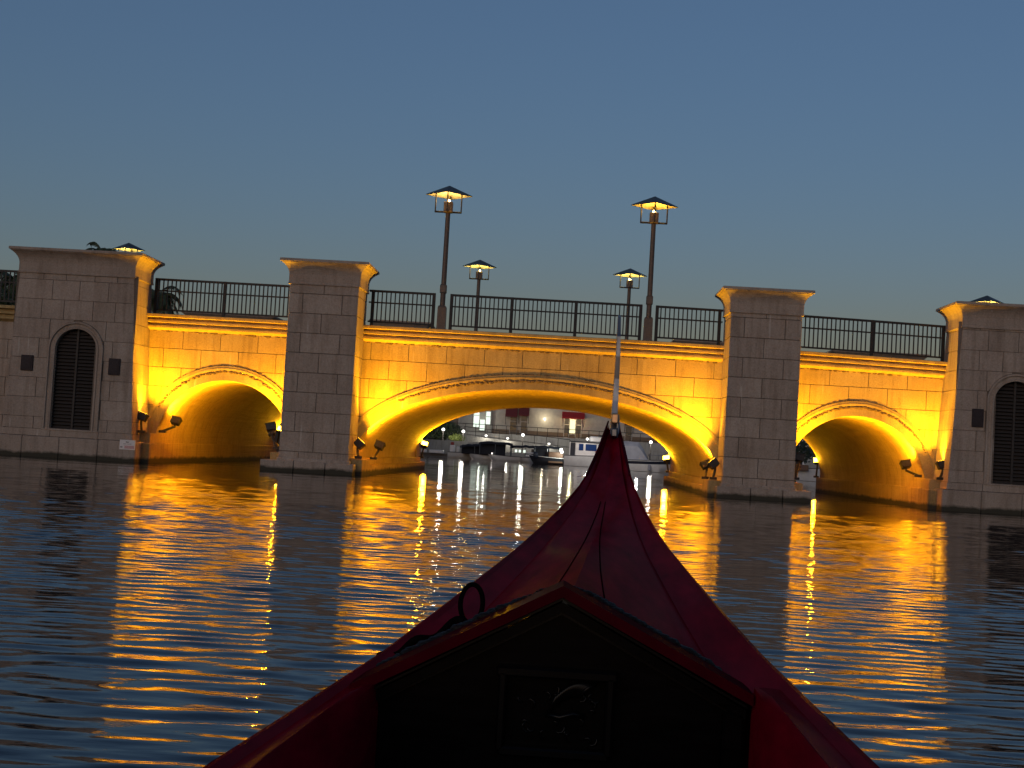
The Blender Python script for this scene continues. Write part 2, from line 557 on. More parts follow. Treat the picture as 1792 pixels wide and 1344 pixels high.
# --- mud nests: lumps under the cornice and on the arch rings
for sec, (xa, xb) in enumerate([(XC - 12.5, XC - 7.8), (XC - 5.65, XC + 5.65), (XC + 7.8, XC + 12.5)]):
    mb = MB(); x = xa
    while x < xb:
        w = rnd.uniform(0.04, 0.16)
        if rnd.random() < 0.82:
            mb.sphere((x, YW - 0.005, 4.215 + sag(x) - rnd.uniform(0, 0.03)), w * 0.55, 7, 5, (1.25, 0.35, rnd.uniform(0.35, 0.75)))
        x += w * rnd.uniform(0.7, 1.3)
    cx, a, bb = ARCH[sec]
    t = R(28 if sec != 1 else 42)
    while t < math.pi - R(28 if sec != 1 else 42):
        dens = math.sin(t) ** 3
        w = rnd.uniform(0.03, 0.10) * (0.5 + 0.7 * dens)
        r = 0.30 + rnd.uniform(-0.05, 0.01)
        mb.sphere((cx + (a + r) * math.cos(t), YW - 0.05, SPRING + (bb + r) * math.sin(t)), w * 0.6, 7, 5, (1.2, 0.5, 0.75))
        if rnd.random() < 0.6 * dens:
            mb.sphere((cx + (a + 0.485) * math.cos(t), YW - 0.02, SPRING + (bb + 0.485) * math.sin(t)), w * 0.4, 6, 4, (1.5, 0.5, 0.6))
        t += w * rnd.uniform(0.5, 1.3) / a
    tag(mb.build('mud_nests', 'mud', spandrel, smooth=True), kind='stuff')

# --- cornice: stepped mouldings along the deck edge
CPROF = [(0.04, 4.20), (-0.02, 4.215), (-0.05, 4.235), (-0.10, 4.262), (-0.165, 4.29), (-0.17, 4.30), (-0.17, 4.355), (-0.155, 4.365), (-0.095, 4.37), (-0.095, 4.435), (-0.225, 4.45), (-0.23, 4.455), (-0.23, 4.515), (-0.22, 4.525), (-0.15, 4.53), (-0.15, 4.595), (-0.335, 4.615), (-0.34, 4.62), (-0.34, 4.70), (-0.325, 4.715), (0.75, 4.72)]
for (xa, xb) in [(XC - 12.75, XC - 7.7), (XC - 5.8, XC + 5.8), (XC + 7.7, XC + 12.75), (-60.0, XC - 15.9), (XC + 15.9, 60.0)]:
    secs = []
    nn = max(4, int((xb - xa) / 0.5))
    for i in range(nn + 1):
        x = xa + (xb - xa) * i / nn
        secs.append([(x, YW + y, z + sag(min(x, 14))) for y, z in CPROF])
    MB().loft(secs, closed=False).build('cornice', 'wall_stone', bridge)
secs = []
for i in range(121):
    x = -60 + i
    secs.append([(x, YW + 0.3, 4.66 + sag(min(x, 14))), (x, YB - 0.3, 4.66 + sag(min(x, 14))), (x, YB - 0.3, 4.0), (x, YW + 0.3, 4.0)])
MB().loft(secs).build('deck', 'asphalt', bridge)
for (xa, xb) in [(-60, 60)]:
    MB().box(xa, xb, YB - 0.5, YB + 0.35, 4.2, 4.50).build('rear_cornice', 'wall_stone', bridge)


def capital_loops(x0, x1, y0, y1, zt, s=1.0):
    pr = [(-0.02, 5.66 - 6.42), (0.05, 5.66 - 6.42), (0.05, 5.71 - 6.42), (0.035, 5.72 - 6.42), (0.035, 5.98 - 6.42),
          (0.05, 6.05 - 6.42), (0.08, 6.13 - 6.42), (0.135, 6.21 - 6.42), (0.20, 6.275 - 6.42), (0.255, 6.31 - 6.42),
          (0.255, 6.325 - 6.42), (0.30, 6.335 - 6.42), (0.30, 6.40 - 6.42), (0.285, 6.42 - 6.42)]
    return [[(x0 - e, y0 - e, zt + dz), (x1 + e, y0 - e, zt + dz), (x1 + e, y1 + e, zt + dz), (x0 - e, y1 + e, zt + dz)] for e, dz in pr]


def pier(s0, s1, zt, front, base_in, base_out, detailed=True):
    x0, x1 = XC + s0, XC + s1
    y0, y1 = (YP, YPB) if front else (2 * YMID - YPB, 2 * YMID - YP)
    p = MB().box(x0 + 0.025, x1 - 0.025, y0 + 0.025, y1 - 0.025, -1.5, zt - 0.3).build('pier', 'pier_mortar', bridge)
    MB().loft(capital_loops(x0, x1, y0, y1, zt)).build('capital', 'stone', p)
    if not detailed:
        MB().box(x0, x1, y0, y1, -1.5, zt - 0.72).build('pier_facing', 'stone', p)
        return
    zc = [0.34, 0.62] + [0.62 + 0.605 * k for k in range(1, 9)] + [zt - 0.735]
    for k in range(len(zc) - 1):
        z0, z1 = zc[k] + GAP, zc[k + 1] - GAP
        if k == 0: cuts = [0, 0.28, 0.62, 1]
        elif k == len(zc) - 2: cuts = [0, 0.5, 1]
        elif k % 2 == 1: cuts = [0, 0.485, 1]
        else: cuts = [0, 0.2, 0.77, 1]
        grow_ = 0.012 if k == 0 else 0.0
        for i in range(len(cuts) - 1):
            a = x0 + (x1 - x0) * cuts[i] + (GAP if i else -grow_); bq = x0 + (x1 - x0) * cuts[i + 1] - (GAP if i < len(cuts) - 2 else -grow_)
            dy = rnd.uniform(-0.004, 0.004) - grow_
            MB().cbox(a, bq, y0 + dy, y1 - 0.005, z0, z1, 0.008).build('stone_block', 'stone', p)
    bx0, bx1 = x0 - base_in, x1 + base_out
    # base course in separate slabs
    MB().cbox(x0 - 0.06, x1 + 0.06, y0 - 0.09, YW + 0.2, -1.4, 0.42, 0.02).build('base_step', 'stone', p)
    cut = [bx0, bx0 + (bx1 - bx0) * 0.36, bx0 + (bx1 - bx0) * 0.70, bx1]
    for i in range(3):
        MB().cbox(cut[i] + (GAP if i else 0), cut[i + 1] - (GAP if i < 2 else 0), y0 - 0.42, YW + 0.1, -1.5, 0.335, 0.015).build('base_slab', 'stone', p)


pier(-7.80, -5.67, 6.50, True, 0.47, 0.22)
pier(5.67, 7.82, 6.36, True, 0.20, 0.46)
pier(-7.80, -5.67, 6.46, False, 0, 0, False)
pier(5.67, 7.82, 6.34, False, 0, 0, False)

# --- end towers with louvred vents
VZ0, VZS, VR = 0.90, 3.34, 0.645            # sill, spring of the vent arch, half width


def tower(sg, zt, front=True):
    def X_(s): return XC + sg * s
    si = lambda z: 12.63 - (5.65 - z) / 4.83 * 0.26
    so_ = lambda z: 16.20 + (5.65 - z) / 4.83 * 0.22
    y0, y1 = (YP, YPB) if front else (2 * YMID - YPB, 2 * YMID - YP)
    secs = [[(X_(si(z) + 0.025), y0 + 0.03, z), (X_(so_(z) - 0.025), y0 + 0.03, z), (X_(so_(z) - 0.025), y1, z), (X_(si(z) + 0.025), y1, z)] for z in (-1.5, 5.6, zt - 0.3)]
    xa, xb = sorted((X_(12.63), X_(16.20)))
    if not front:
        t = MB().loft(secs).build('tower', 'stone', bridge)
        MB().loft(capital_loops(xa, xb, y0, y1, zt)).build('capital', 'stone', t)
        return t
    # core: sides and rear, front sheet with the vent opening
    mb = MB()
    for (za, zb) in ((-1.5, 5.7),):
        for p_ in (si, so_):
            d = 0.025 if p_ is si else -0.025
            mb.add([(X_(p_(za) + d), y0 + 0.03, za), (X_(p_(za) + d), y1, za), (X_(p_(zb) + d), y1, zb), (X_(p_(zb) + d), y0 + 0.03, zb)], [(0, 1, 2, 3)])
        mb.add([(X_(si(za)), y1, za), (X_(so_(za)), y1, za), (X_(so_(zb)), y1, zb), (X_(si(zb)), y1, zb)], [(0, 1, 2, 3)])
    SV = 14.29
    n = 60
    for i in range(n):
        u0, u1 = i / n, (i + 1) / n
        for lo_hi in (0, 1):
            q = []
            for u in (u0, u1):
                s = 12.5 + (16.3 - 12.5) * u
                d = abs(s - SV)
                top = VZS + math.sqrt(max(0, VR ** 2 - d * d)) if d < VR else None
                q.append((s, top))
            inside = q[0][1] is not None and q[1][1] is not None
            if inside:
                za = (-1.5, -1.5) if lo_hi == 0 else (q[0][1], q[1][1])
                zb = (VZ0, VZ0) if lo_hi == 0 else (5.7, 5.7)
            else:
                if lo_hi: continue
                za = (-1.5, -1.5); zb = (5.7, 5.7)
            mb.add([(X_(q[0][0]), y0 + 0.03, za[0]), (X_(q[1][0]), y0 + 0.03, za[1]), (X_(q[1][0]), y0 + 0.03, zb[1]), (X_(q[0][0]), y0 + 0.03, zb[0])], [(0, 1, 2, 3)])
    t = mb.build('tower', 'pier_mortar', bridge)
    MB().loft(capital_loops(xa, xb, y0, y1, zt)).build('capital', 'stone', t)
    # blocks, clipped round the vent surround
    VS = 0.86
    def low(s):
        d = abs(s - SV)
        return VZS + 0.02 + math.sqrt(max(0, VS ** 2 - d * d)) if d < VS else None
    zc = [0.64, 0.86] + [0.62 + 0.605 * k for k in range(1, 9)] + [zt - 0.735]
    for k in range(len(zc) - 1):
        z0, z1 = zc[k] + GAP * 0.8, zc[k + 1] - GAP * 0.8
        edges = [si(z0), 13.15, 13.85, 14.75, 15.45, so_(z0)] if k % 2 else [si(z0), 13.40, 14.30, 15.15, so_(z0)]
        if k == 0: edges = [si(z0) - 0.03, 13.4, 14.9, so_(z0) + 0.03]
        for i in range(len(edges) - 1):
            a, bq = edges[i], edges[i + 1]
            first, last = i == 0, i == len(edges) - 2
            lowf = low if k > 0 else (lambda s: None)
            for pl in strip_blocks(a + (0 if first else GAP), bq - (0 if last else GAP), z0, z1, lowf, 0.05):
                q = []
                for (s, z) in pl:
                    if first and abs(s - a) < 1e-6: s = si(z) - (0.03 if k == 0 else 0)
                    if last and abs(s - bq) < 1e-6: s = so_(z) + (0.03 if k == 0 else 0)
                    q.append((X_(s), z))
                if sg > 0: pass
                else: q = q[::-1]
                MB().prism(q, y0 + rnd.uniform(-0.003, 0.003) - (0.03 if k == 0 else 0), y1 - 0.01 if (first or last) else y0 + 0.16).build('stone_block', 'stone', t)
    # base
    cuts = [12.18, 13.35, 14.55, 15.7, 16.75]
    for i in range(4):
        a, bq = sorted((X_(cuts[i] + (GAP * 0.5 if i else 0)), X_(cuts[i + 1] - (GAP * 0.5 if i < 3 else 0))))
        MB().cbox(a, bq, y0 - 0.16, YW + 0.1, -1.5, 0.63, 0.02).build('base_slab', 'stone', t)
    a, bq = sorted((X_(12.02), X_(12.5)))
    MB().cbox(a, bq, y0 + 0.75, YW + 0.15, 0.5, 0.92, 0.015).build('corner_step', 'wall_stone', t)
    # surround: moulded arch, jambs
    prof = [(0.0, 0.25), (0.0, -0.02), (0.06, -0.035), (0.075, -0.005), (0.15, -0.005), (0.165, -0.06), (0.215, -0.06), (0.225, 0.05)]
    path = [(VR, VZ0 - 0.05, 0)] + [(VR, VZS, 0)]
    secs = [[(X_(SV + (VR + r)), y0 + y, VZ0 - 0.03) for r, y in prof]]
    for i in range(33):
        th = math.pi * i / 32
        secs.append([(X_(SV + (VR + r) * math.cos(th)), y0 + y, VZS + (VR + r) * math.sin(th)) for r, y in prof])
    secs.append([(X_(SV - (VR + r)), y0 + y, VZ0 - 0.03) for r, y in prof])
    MB().loft(secs, closed=False).build('vent_surround', 'stone', t, smooth=True, auto=30)
    a, bq = sorted((X_(SV - 0.9), X_(SV + 0.9)))
    MB().cbox(a, bq, y0 - 0.05, y0 + 0.25, 0.835, 0.885, 0.01).build('vent_sill', 'stone', t)
    MB().box(X_(SV) - 0.66, X_(SV) + 0.66, y0 + 0.30, y0 + 0.36, 0.8, 4.05).build('vent_back', 'vent_dark', t)
    MB().cbox(X_(SV) - 0.035, X_(SV) + 0.035, y0 + 0.12, y0 + 0.22, VZ0, VZS + VR, 0.006).build('vent_mullion', 'vent_paint', t)
    z = VZ0 + 0.05
    cache = {}
    while z < VZS + VR - 0.06:
        hw = VR - 0.005 if z < VZS else math.sqrt(max(0, VR ** 2 - (z + 0.04 - VZS) ** 2)) - 0.005
        if hw > 0.12:
            key = round(hw, 3)
            for s2 in (-1, 1):
                xa2, xb2 = sorted((s2 * 0.037, s2 * hw))
                if (key, s2) not in cache:
                    mb = MB().add([(xa2, 0.0, -0.035), (xb2, 0.0, -0.035), (xb2, 0.012, -0.045), (xa2, 0.012, -0.045),
                                   (xa2, 0.07, 0.045), (xb2, 0.07, 0.045), (xb2, 0.082, 0.035), (xa2, 0.082, 0.035)],
                                  [(0, 3, 2, 1), (4, 5, 6, 7), (0, 1, 5, 4), (3, 7, 6, 2), (0, 4, 7, 3), (1, 2, 6, 5)])
                    sl_ = mb.build('vent_slat', 'vent_paint', None)
                    cache[key, s2] = sl_.data
                    sl_.parent = t
                else:
                    sl_ = bpy.data.objects.new('vent_slat', cache[key, s2]); COL.objects.link(sl_); sl_.parent = t
                sl_.location = Vector((X_(SV), y0 + 0.13, z)) - world_loc(t)
        z += 0.108
    return t


tower_l = tower(-1, 6.41)
tower_r = tower(1, 6.28)
tower(-1, 6.38, False)
tower(1, 6.26, False)
# wing walls beyond the towers
for (xa, xb) in ((-60, XC - 15.9), (XC + 15.9, 60)):
    w = MB().box(xa, xb, YW + 0.03, YW + 0.6, -1.5, 4.4).build('wing_wall', 'pier_mortar', bridge)
    zc = [-0.5, 0.62] + COURSE[1:]
    for k in range(len(zc) - 1):
        near = xb if xa < -20 else xa
        d = -1 if xa < -20 else 1
        x = near; i = 0
        while abs(x - near) < 7:
            L = 1.2 if (i or k % 2) else 0.6
            p0, p1 = sorted((x, x + d * L))
            MB().prism([(p0 + GAP, zc[k] + GAP), (p1 - GAP, zc[k] + GAP), (p1 - GAP, zc[k + 1] - GAP), (p0 + GAP, zc[k + 1] - GAP)], YW, YW + 0.1).build('stone_block', 'stone', w)
            x += d * L; i += 1

# ------------------------------------------------------------------ plaques and sign
for nm, x0, x1, z0, z1, lab in [
        ('wall_plaque', -16.88, -16.50, 2.62, 3.10, 'dark bronze plaque left of the louvred vent on the left tower'),
        ('wall_plaque', -14.15, -13.79, 2.63, 3.14, 'dark bronze plaque between the left tower vent and its lit edge'),
        ('wall_plaque', 12.08, 12.42, 2.55, 3.10, 'reddish dark plaque beside the vent on the right tower')]:
    e = empty(nm, ((x0 + x1) / 2, YP, z0), lab, 'plaque', 'plaques on the towers')
    MB().cbox(x0, x1, YP - 0.05, YP + 0.01, z0, z1, 0.012).build('plate', 'plaque_bronze', e)
    MB().cbox(x0 + 0.05, x1 - 0.05, YP - 0.062, YP - 0.045, z0 + 0.06, z1 - 0.06, 0.004).build('raised_panel', 'plaque_bronze', e)
    for q in ((x0 + 0.03, z0 + 0.03), (x1 - 0.03, z0 + 0.03), (x0 + 0.03, z1 - 0.03), (x1 - 0.03, z1 - 0.03)):
        MB().sphere((q[0], YP - 0.052, q[1]), 0.012, 6, 4).build('bolt', 'dark_metal', e)
e = empty('notice_sign', (-13.345, YP - 0.16, 0.36), 'small white notice board with red print at the left tower foot', 'sign')
MB().cbox(-13.585, -13.105, YP - 0.185, YP - 0.162, 0.375, 0.672, 0.004).build('board', 'sign_white', e)
ys_ = YP - 0.1865
MB().prism([(-13.40, 0.615), (-13.39, 0.595), (-13.31, 0.595), (-13.29, 0.625), (-13.33, 0.612), (-13.37, 0.625)], ys_ - 0.002, ys_ + 0.001).build('symbol', 'sign_black', e)
for (a, bq, z) in ((-13.47, -13.37, 0.55), (-13.35, -13.22, 0.55)):
    MB().box(a, bq, ys_ - 0.002, ys_ + 0.001, z - 0.009, z + 0.009).build('print_line', 'sign_grey', e)
MB().box(-13.56, -13.49, ys_ - 0.002, ys_ + 0.001, 0.43, 0.475).build('print_mark', 'sign_grey', e)
for z in (0.485, 0.455, 0.425):
    MB().box(-13.43, -13.13, ys_ - 0.002, ys_ + 0.001, z - 0.008, z + 0.008).build('print_line', 'sign_red', e)

# ------------------------------------------------------------------ railings
picket_me = MB().box(-0.018, 0.018, -0.018, 0.018, 0, 0.97).build('picket', 'rail_metal'); _pm = picket_me.data
bpy.data.objects.remove(picket_me)
post_me = MB().cbox(-0.05, 0.05, -0.05, 0.05, 0, 1.20, 0.006).build('post', 'rail_metal'); _po = post_me.data
bpy.data.objects.remove(post_me)
YR = 45.28


def railing(xa, xb, posts, label):
    za = sag(min(xa, 14)); zb = sag(min(xb, 14))
    e = empty('railing', ((xa + xb) / 2, YR, 4.72 + (za + zb) / 2), label, 'railing', 'railings along the bridge edge')
    off = world_loc(e)
    for nm, z, h, w in (('top_rail', 5.865, 0.034, 0.035), ('middle_rail', 5.50, 0.022, 0.02), ('bottom_rail', 4.885, 0.026, 0.022)):
        n = max(1, int((xb - xa) / 1.0)); secs = []
        for i in range(n + 1):
            x = xa + (xb - xa) * i / n; zz = z + sag(min(x, 14))
            secs.append([(x, YR - w, zz - h), (x, YR + w, zz - h), (x, YR + w, zz + h), (x, YR - w, zz + h)])
        MB().loft(secs).build(nm, 'rail_metal', e)
    for x in posts:
        link_mesh('post', _po, Vector((x, YR, 4.70 + sag(min(x, 14)))) - off, e)
    k = int(round((xb - xa) / 0.137))
    for i in range(1, k):
        x = xa + (xb - xa) * i / k
        if all(abs(x - p) > 0.07 for p in posts):
            link_mesh('picket', _pm, Vector((x, YR, 4.89 + sag(min(x, 14)))) - off, e)


railing(-21.0, XC - 16.05, [-21.0, -19.1, XC - 16.25], 'dark picket railing above the wing wall left of the left tower')
railing(XC - 12.55, XC - 7.82, [XC - 12.50, -11.2], 'dark picket railing between the left tower and the left pier')
railing(-6.55, -4.45, [-6.42, -4.47], 'short picket railing between the left pier and the left lamp post')
railing(-3.92, 2.14, [-3.90, -1.97, 0.07, 2.12], 'long picket railing between the two tall lamp posts')
railing(2.62, 4.72, [2.64, 4.62], 'short picket railing between the right lamp post and the right pier')
railing(XC + 7.83, XC + 12.6, [9.42, 11.64], 'dark picket railing between the right pier and the right tower')

# ------------------------------------------------------------------ street lamps


def lamp_proto(bulb_mat, light_col, watts, z0=4.70):
    """local frame: z = 0 at the foot, 4.70 to the tip"""
    e = empty('street_lamp', (0, 0, 0))
    MB().cbox(-0.19, 0.19, -0.19, 0.19, 0.0, 0.07, 0.01).build('foot_plate', 'pole_metal', e)
    MB().loft([[(-a, -a, z), (a, -a, z), (a, a, z), (-a, a, z)] for a, z in ((0.15, 0.07), (0.14, 0.12), (0.135, 0.76), (0.12, 0.80), (0.10, 0.82))]).build('base_box', 'pole_metal', e)
    MB().tube([(0, 0, 0.8), (0, 0, 3.85)], [0.085, 0.075], 10).build('pole', 'pole_metal', e, smooth=True, auto=40)
    MB().cbox(-0.105, 0.105, -0.105, 0.105, 1.22, 1.50, 0.02).build('collar', 'pole_metal', e)
    MB().cbox(-0.14, 0.14, -0.14, 0.14, 3.82, 4.16, 0.015).build('head_box', 'pole_metal', e)
    for dx, dy in ((1, 0), (-1, 0), (0, 1), (0, -1)):
        MB().tube([(dx * 0.12, dy * 0.12, 3.84), (dx * 0.43, dy * 0.43, 3.84)], 0.03, 6).build('arm', 'dark_metal', e)
        MB().tube([(dx * 0.415, dy * 0.415, 3.82), (dx * 0.415, dy * 0.415, 4.43)], 0.023, 6).build('strut', 'dark_metal', e)
    h = 0.745
    rf = MB()
    rf.add([(h, 0, 4.37), (0, h, 4.37), (-h, 0, 4.37), (0, -h, 4.37), (h, 0, 4.395), (0, h, 4.395), (-h, 0, 4.395), (0, -h, 4.395), (0, 0, 4.70)],
           [(0, 1, 5, 4), (1, 2, 6, 5), (2, 3, 7, 6), (3, 0, 4, 7), (4, 5, 8), (5, 6, 8), (6, 7, 8), (7, 4, 8)])
    roof = rf.build('roof', 'lamp_roof', e)
    h = 0.735
    MB().add([(h, 0, 4.372), (0, h, 4.372), (-h, 0, 4.372), (0, -h, 4.372), (0, 0, 4.60)], [(1, 0, 4), (2, 1, 4), (3, 2, 4), (0, 3, 4)]).build('reflector', 'lamp_under', roof)
    MB().sphere((0, 0, 4.20), 0.05, 10, 6, (1, 1, 1.1)).build('bulb', bulb_mat, e, smooth=True)
    li = bpy.data.lights.new('lamp_or_fill', 'POINT'); li.energy = watts * 0.38; li.color = light_col; li.shadow_soft_size = 0.06
    lo = bpy.data.objects.new('lamp_or_fill', li); COL.objects.link(lo); lo.parent = e; lo.location = (0, 0, 4.27)
    return e


L1 = lamp_proto('lamp_bulb', (1.0, 0.60, 0.16), 26)
L1.location = (-4.20, 45.4, 4.70)
tag(L1, 'tall lamp post with lit pyramid hood, left one nearer the camera', 'street lamp', 'pyramid lamps on the bridge')
L2 = lamp_proto('lamp_bulb', (1.0, 0.50, 0.05), 30)
L2.location = (2.385, 45.4, 4.695)
tag(L2, 'tall lamp post with lit pyramid hood, right one nearer the camera', 'street lamp', 'pyramid lamps on the bridge')
B1 = lamp_proto('lamp_bulb_yellow', (1.0, 0.72, 0.16), 34)
for i, (x, dz, lab) in enumerate([(-4.25, 0.0, 'smaller looking lit lamp behind the left lamp post, across the bridge'),
                                  (2.38, -0.03, 'smaller looking lit lamp left of the right lamp post, across the bridge'),
                                  (-19.95, -0.08, 'lit lamp hood peeking over the left tower cap'),
                                  (17.9, -0.38, 'lit lamp hood peeking over the right tower cap')]):
    o = B1 if i == 0 else copy_tree(B1)
    o.location = (x, 62.6, 4.64 + dz)
    tag(o, lab, 'street lamp', 'pyramid lamps on the bridge')

# ------------------------------------------------------------------ floodlights


def floodlight(loc, aim, label, watts, spot=R(128), foot=None, lens_mat='flood_lens', size=0.88, blend=0.9):
    e = empty('floodlight', loc, label, 'floodlight', 'amber floodlights at the bridge foot')
    L = Vector(loc); d = (Vector(aim) - L).normalized()
    # housing along d
    a = (Vector((1, 0, 0)) - d * d.x).normalized()
    bq = a.cross(d).normalized()
    def ring(t, w, h): return [L + d * t * size + a * (sx * w * size) + bq * (sz * h * size) for sx, sz in ((-1, -1), (1, -1), (1, 1), (-1, 1))]
    MB().loft([ring(-0.15, 0.13, 0.09), ring(-0.135, 0.155, 0.115), ring(0.07, 0.165, 0.125), ring(0.075, 0.18, 0.14), ring(0.11, 0.18, 0.14)]).build('housing', 'dark_metal', e)
    MB().add(ring(0.113, 0.16, 0.13), [(0, 1, 2, 3)]).build('lens', lens_mat, e)
    f = Vector(foot) if foot else L + Vector((0, 0.1, -0.42))
    MB().tube([L - d * 0.1 * size, L - d * 0.1 * size + Vector((0, 0, -0.12)), (f.x, f.y, f.z)], 0.045 * size, 6).build('bracket_arm', 'dark_metal', e)
    MB().cbox(f.x - 0.11, f.x + 0.11, f.y - 0.07, f.y + 0.07, f.z - 0.05, f.z + 0.03, 0.01).build('mounting_plate', 'dark_metal', e)
    li = bpy.data.lights.new('flood_light', 'SPOT'); li.energy = watts; li.color = SODIUM; li.spot_size = spot; li.spot_blend = blend
    li.shadow_soft_size = 0.10
    lo = bpy.data.objects.new('flood_light', li); COL.objects.link(lo); lo.parent = e
    lo.location = d * (0.16 * size)
    lo.rotation_euler = d.to_track_quat('-Z', 'Y').to_euler()
    return e


WASH, BAR, REAR = 570, 650, 560
def s_(v): return XC + v
# front: wall washers
floodlight((s_(-12.28), 44.0, 1.42), (s_(-11.3), 44.9, 4.6), 'floodlight against the left tower side, aimed up the left wall', WASH, foot=(s_(-12.25), 43.9, 0.96))
floodlight((s_(-11.53), 45.12, 1.36), (s_(-11.1), 45.9, 3.0), 'floodlight inside the left arch near the left tower', BAR * 0.85, foot=(s_(-11.85), 44.8, 1.0), spot=R(165), blend=0.35)
floodlight((s_(-8.24), 44.0, 1.34), (s_(-9.0), 44.95, 4.4), 'glaring floodlight on the left pier facing the left arch', WASH * 0.8, foot=(s_(-8.0), 43.9, 0.7))
floodlight((s_(-8.45), 45.12, 1.16), (s_(-9.1), 45.9, 3.0), 'small floodlight below the glaring one on the left pier', BAR * 0.8, foot=(s_(-8.1), 44.8, 0.7), size=0.7, spot=R(165), blend=0.35)
floodlight((s_(-5.45), 44.0, 0.97), (s_(-2.6), 44.95, 4.3), 'floodlight beside the left pier, aimed up the central wall', WASH * 1.85, foot=(s_(-5.45), 43.9, 0.56))
floodlight((s_(-4.97), 45.12, 0.96), (s_(-4.2), 45.9, 2.8), 'smaller looking floodlight at the left foot of the central arch', BAR * 1.3, foot=(s_(-5.1), 44.8, 0.55), spot=R(165), blend=0.35)
floodlight((s_(5.45), 44.0, 1.00), (s_(2.6), 44.95, 4.3), 'floodlight beside the right pier, aimed up the central wall', WASH * 1.85, foot=(s_(5.45), 43.9, 0.56))
floodlight((s_(5.32), 45.12, 0.96), (s_(4.3), 45.9, 2.8), 'floodlight at the right foot of the central arch behind another', BAR * 1.3, foot=(s_(5.3), 44.85, 0.55), spot=R(165), blend=0.35)
floodlight((s_(8.05), 44.0, 1.34), (s_(8.9), 44.95, 4.4), 'floodlight on the right pier facing the right arch', WASH * 0.8, foot=(s_(7.95), 43.9, 0.7))
floodlight((s_(8.15), 45.12, 1.0), (s_(8.9), 45.9, 3.0), 'small floodlight low on the right pier by the right arch', BAR * 0.8, foot=(s_(8.0), 44.85, 0.6), size=0.7, spot=R(165), blend=0.35)
floodlight((s_(12.36), 44.0, 1.38), (s_(11.35), 44.9, 4.6), 'floodlight against the right tower side, aimed up the right wall', WASH, foot=(s_(12.3), 43.9, 0.96))
floodlight((s_(11.53), 45.12, 1.33), (s_(11.1), 45.9, 3.0), 'floodlight inside the right arch near the right tower', BAR * 0.85, foot=(s_(11.85), 44.8, 1.0), spot=R(165), blend=0.35)
# rear: seen through the arches
floodlight((s_(-5.40), 63.55, 1.05), (s_(-4.9), 62.4, 2.2), 'glaring floodlight at the far left end of the central arch', REAR, foot=(s_(-5.5), 63.6, 0.5), spot=R(150))
floodlight((s_(5.40), 63.55, 1.05), (s_(4.9), 62.4, 2.2), 'glaring floodlight at the far right end of the central arch', REAR, foot=(s_(5.5), 63.6, 0.5), spot=R(150))
floodlight((s_(12.00), 63.50, 1.35), (s_(11.5), 62.3, 2.2), 'glaring floodlight at the far end of the right arch', REAR * 0.55, foot=(s_(12.0), 63.6, 0.66), spot=R(150))
floodlight((s_(-11.9), 63.50, 1.35), (s_(-11.4), 62.3, 2.2), 'floodlight at the far end of the left arch', REAR * 0.4, foot=(s_(-12.0), 63.6, 0.66), spot=R(150))
for sx in (-5.0, 5.0, -8.3, 8.3, -11.9, 11.9):   # their mirror twins that wash the far face
    pass

# ------------------------------------------------------------------ gondola
gon = empty('gondola', (0.0, 2.0, 0.0), 'dark red gondola bow with steel prow blade and black gabled panel', 'gondola')
GY = [-1.5, 0.5, 1.8, 2.6, 3.1, 3.6, 4.1, 4.6, 5.0, 5.4, 5.8, 6.2, 6.5, 6.8, 7.0, 7.1]
GW = [1.30, 1.30, 1.28, 1.22, 1.12, 0.95, 0.77, 0.63, 0.53, 0.44, 0.343, 0.247, 0.18, 0.115, 0.075, 0.058]
GZ = [0.50, 0.485, 0.485, 0.50, 0.52, 0.57, 0.642, 0.70, 0.743, 0.79, 0.852, 0.93, 1.005, 1.107, 1.18, 1.215]
GC = [-0.10, -0.06, -0.03, -0.005, 0.018, 0.045, 0.07, 0.095, 0.114, 0.135, 0.160, 0.185, 0.201, 0.217, 0.227, 0.232]
GR = [0, 0, 0, 0.22, 0.225, 0.18, 0.115, 0.068, 0.034, 0.008, -0.012, -0.025, -0.03, -0.035, -0.03, -0.02]   # deck ridge above the gunwale
HEEL = 0.05


def gst(y):
    f = lambda a: float(np.interp(y, GY, a))
    return f(GC), f(GW) / 2, f(GZ), f(GR)


def gp(y, u, dz):
    c, w, z, r = gst(y)
    return (c + u * w, y, z + dz + HEEL * u * w)


gys = list(np.linspace(-1.5, 2.4, 6)) + list(np.linspace(2.6, 7.1, 46))
# outer hull
secs = []
for y in gys:
    c, w, z, r = gst(y)
    lift = 0.0 if y < 5 else (y - 5) ** 2 * 0.12
    sec = []
    for sgn in (-1, 1):
        half = [(1.0, 0.0), (1.035, -0.03), (1.0, -0.06), (0.93, -0.30 * min(1, z)), (0.66, -z - 0.02 + lift), (0.25, -z - 0.16 + lift)]
        half = [(sgn * u, d) for u, d in half]
        sec.append(half)
    order = sec[0] + sec[1][::-1]
    secs.append([gp(y, u, d) for u, d in order])
MB().loft(secs, closed=False).build('hull', 'gondola_red', gon, smooth=True, auto=40)
# foredeck with its sunken side strips
secs = []
fys = list(np.linspace(3.30, 7.1, 60))
for y in fys:
    c, w, z, r = gst(y)
    st = [(-1.0, 0.0), (-0.965, 0.008), (-0.93, -0.004), (-0.72, -0.022), (-0.69, -0.012)]
    q = []
    k = 9
    for i in range(k + 1):
        u = -0.66 + 0.66 * i / k
        t = 1 - abs(u) / 0.66
        q.append((u, -0.008 + (r + 0.008) * (t ** 0.92)))
    halfp = st + q
    secs.append([gp(y, u, d) for u, d in halfp + [(-u, d) for u, d in halfp[-2::-1]]])
MB().loft(secs, closed=False).build('foredeck', 'gondola_red', gon, smooth=True, auto=28)
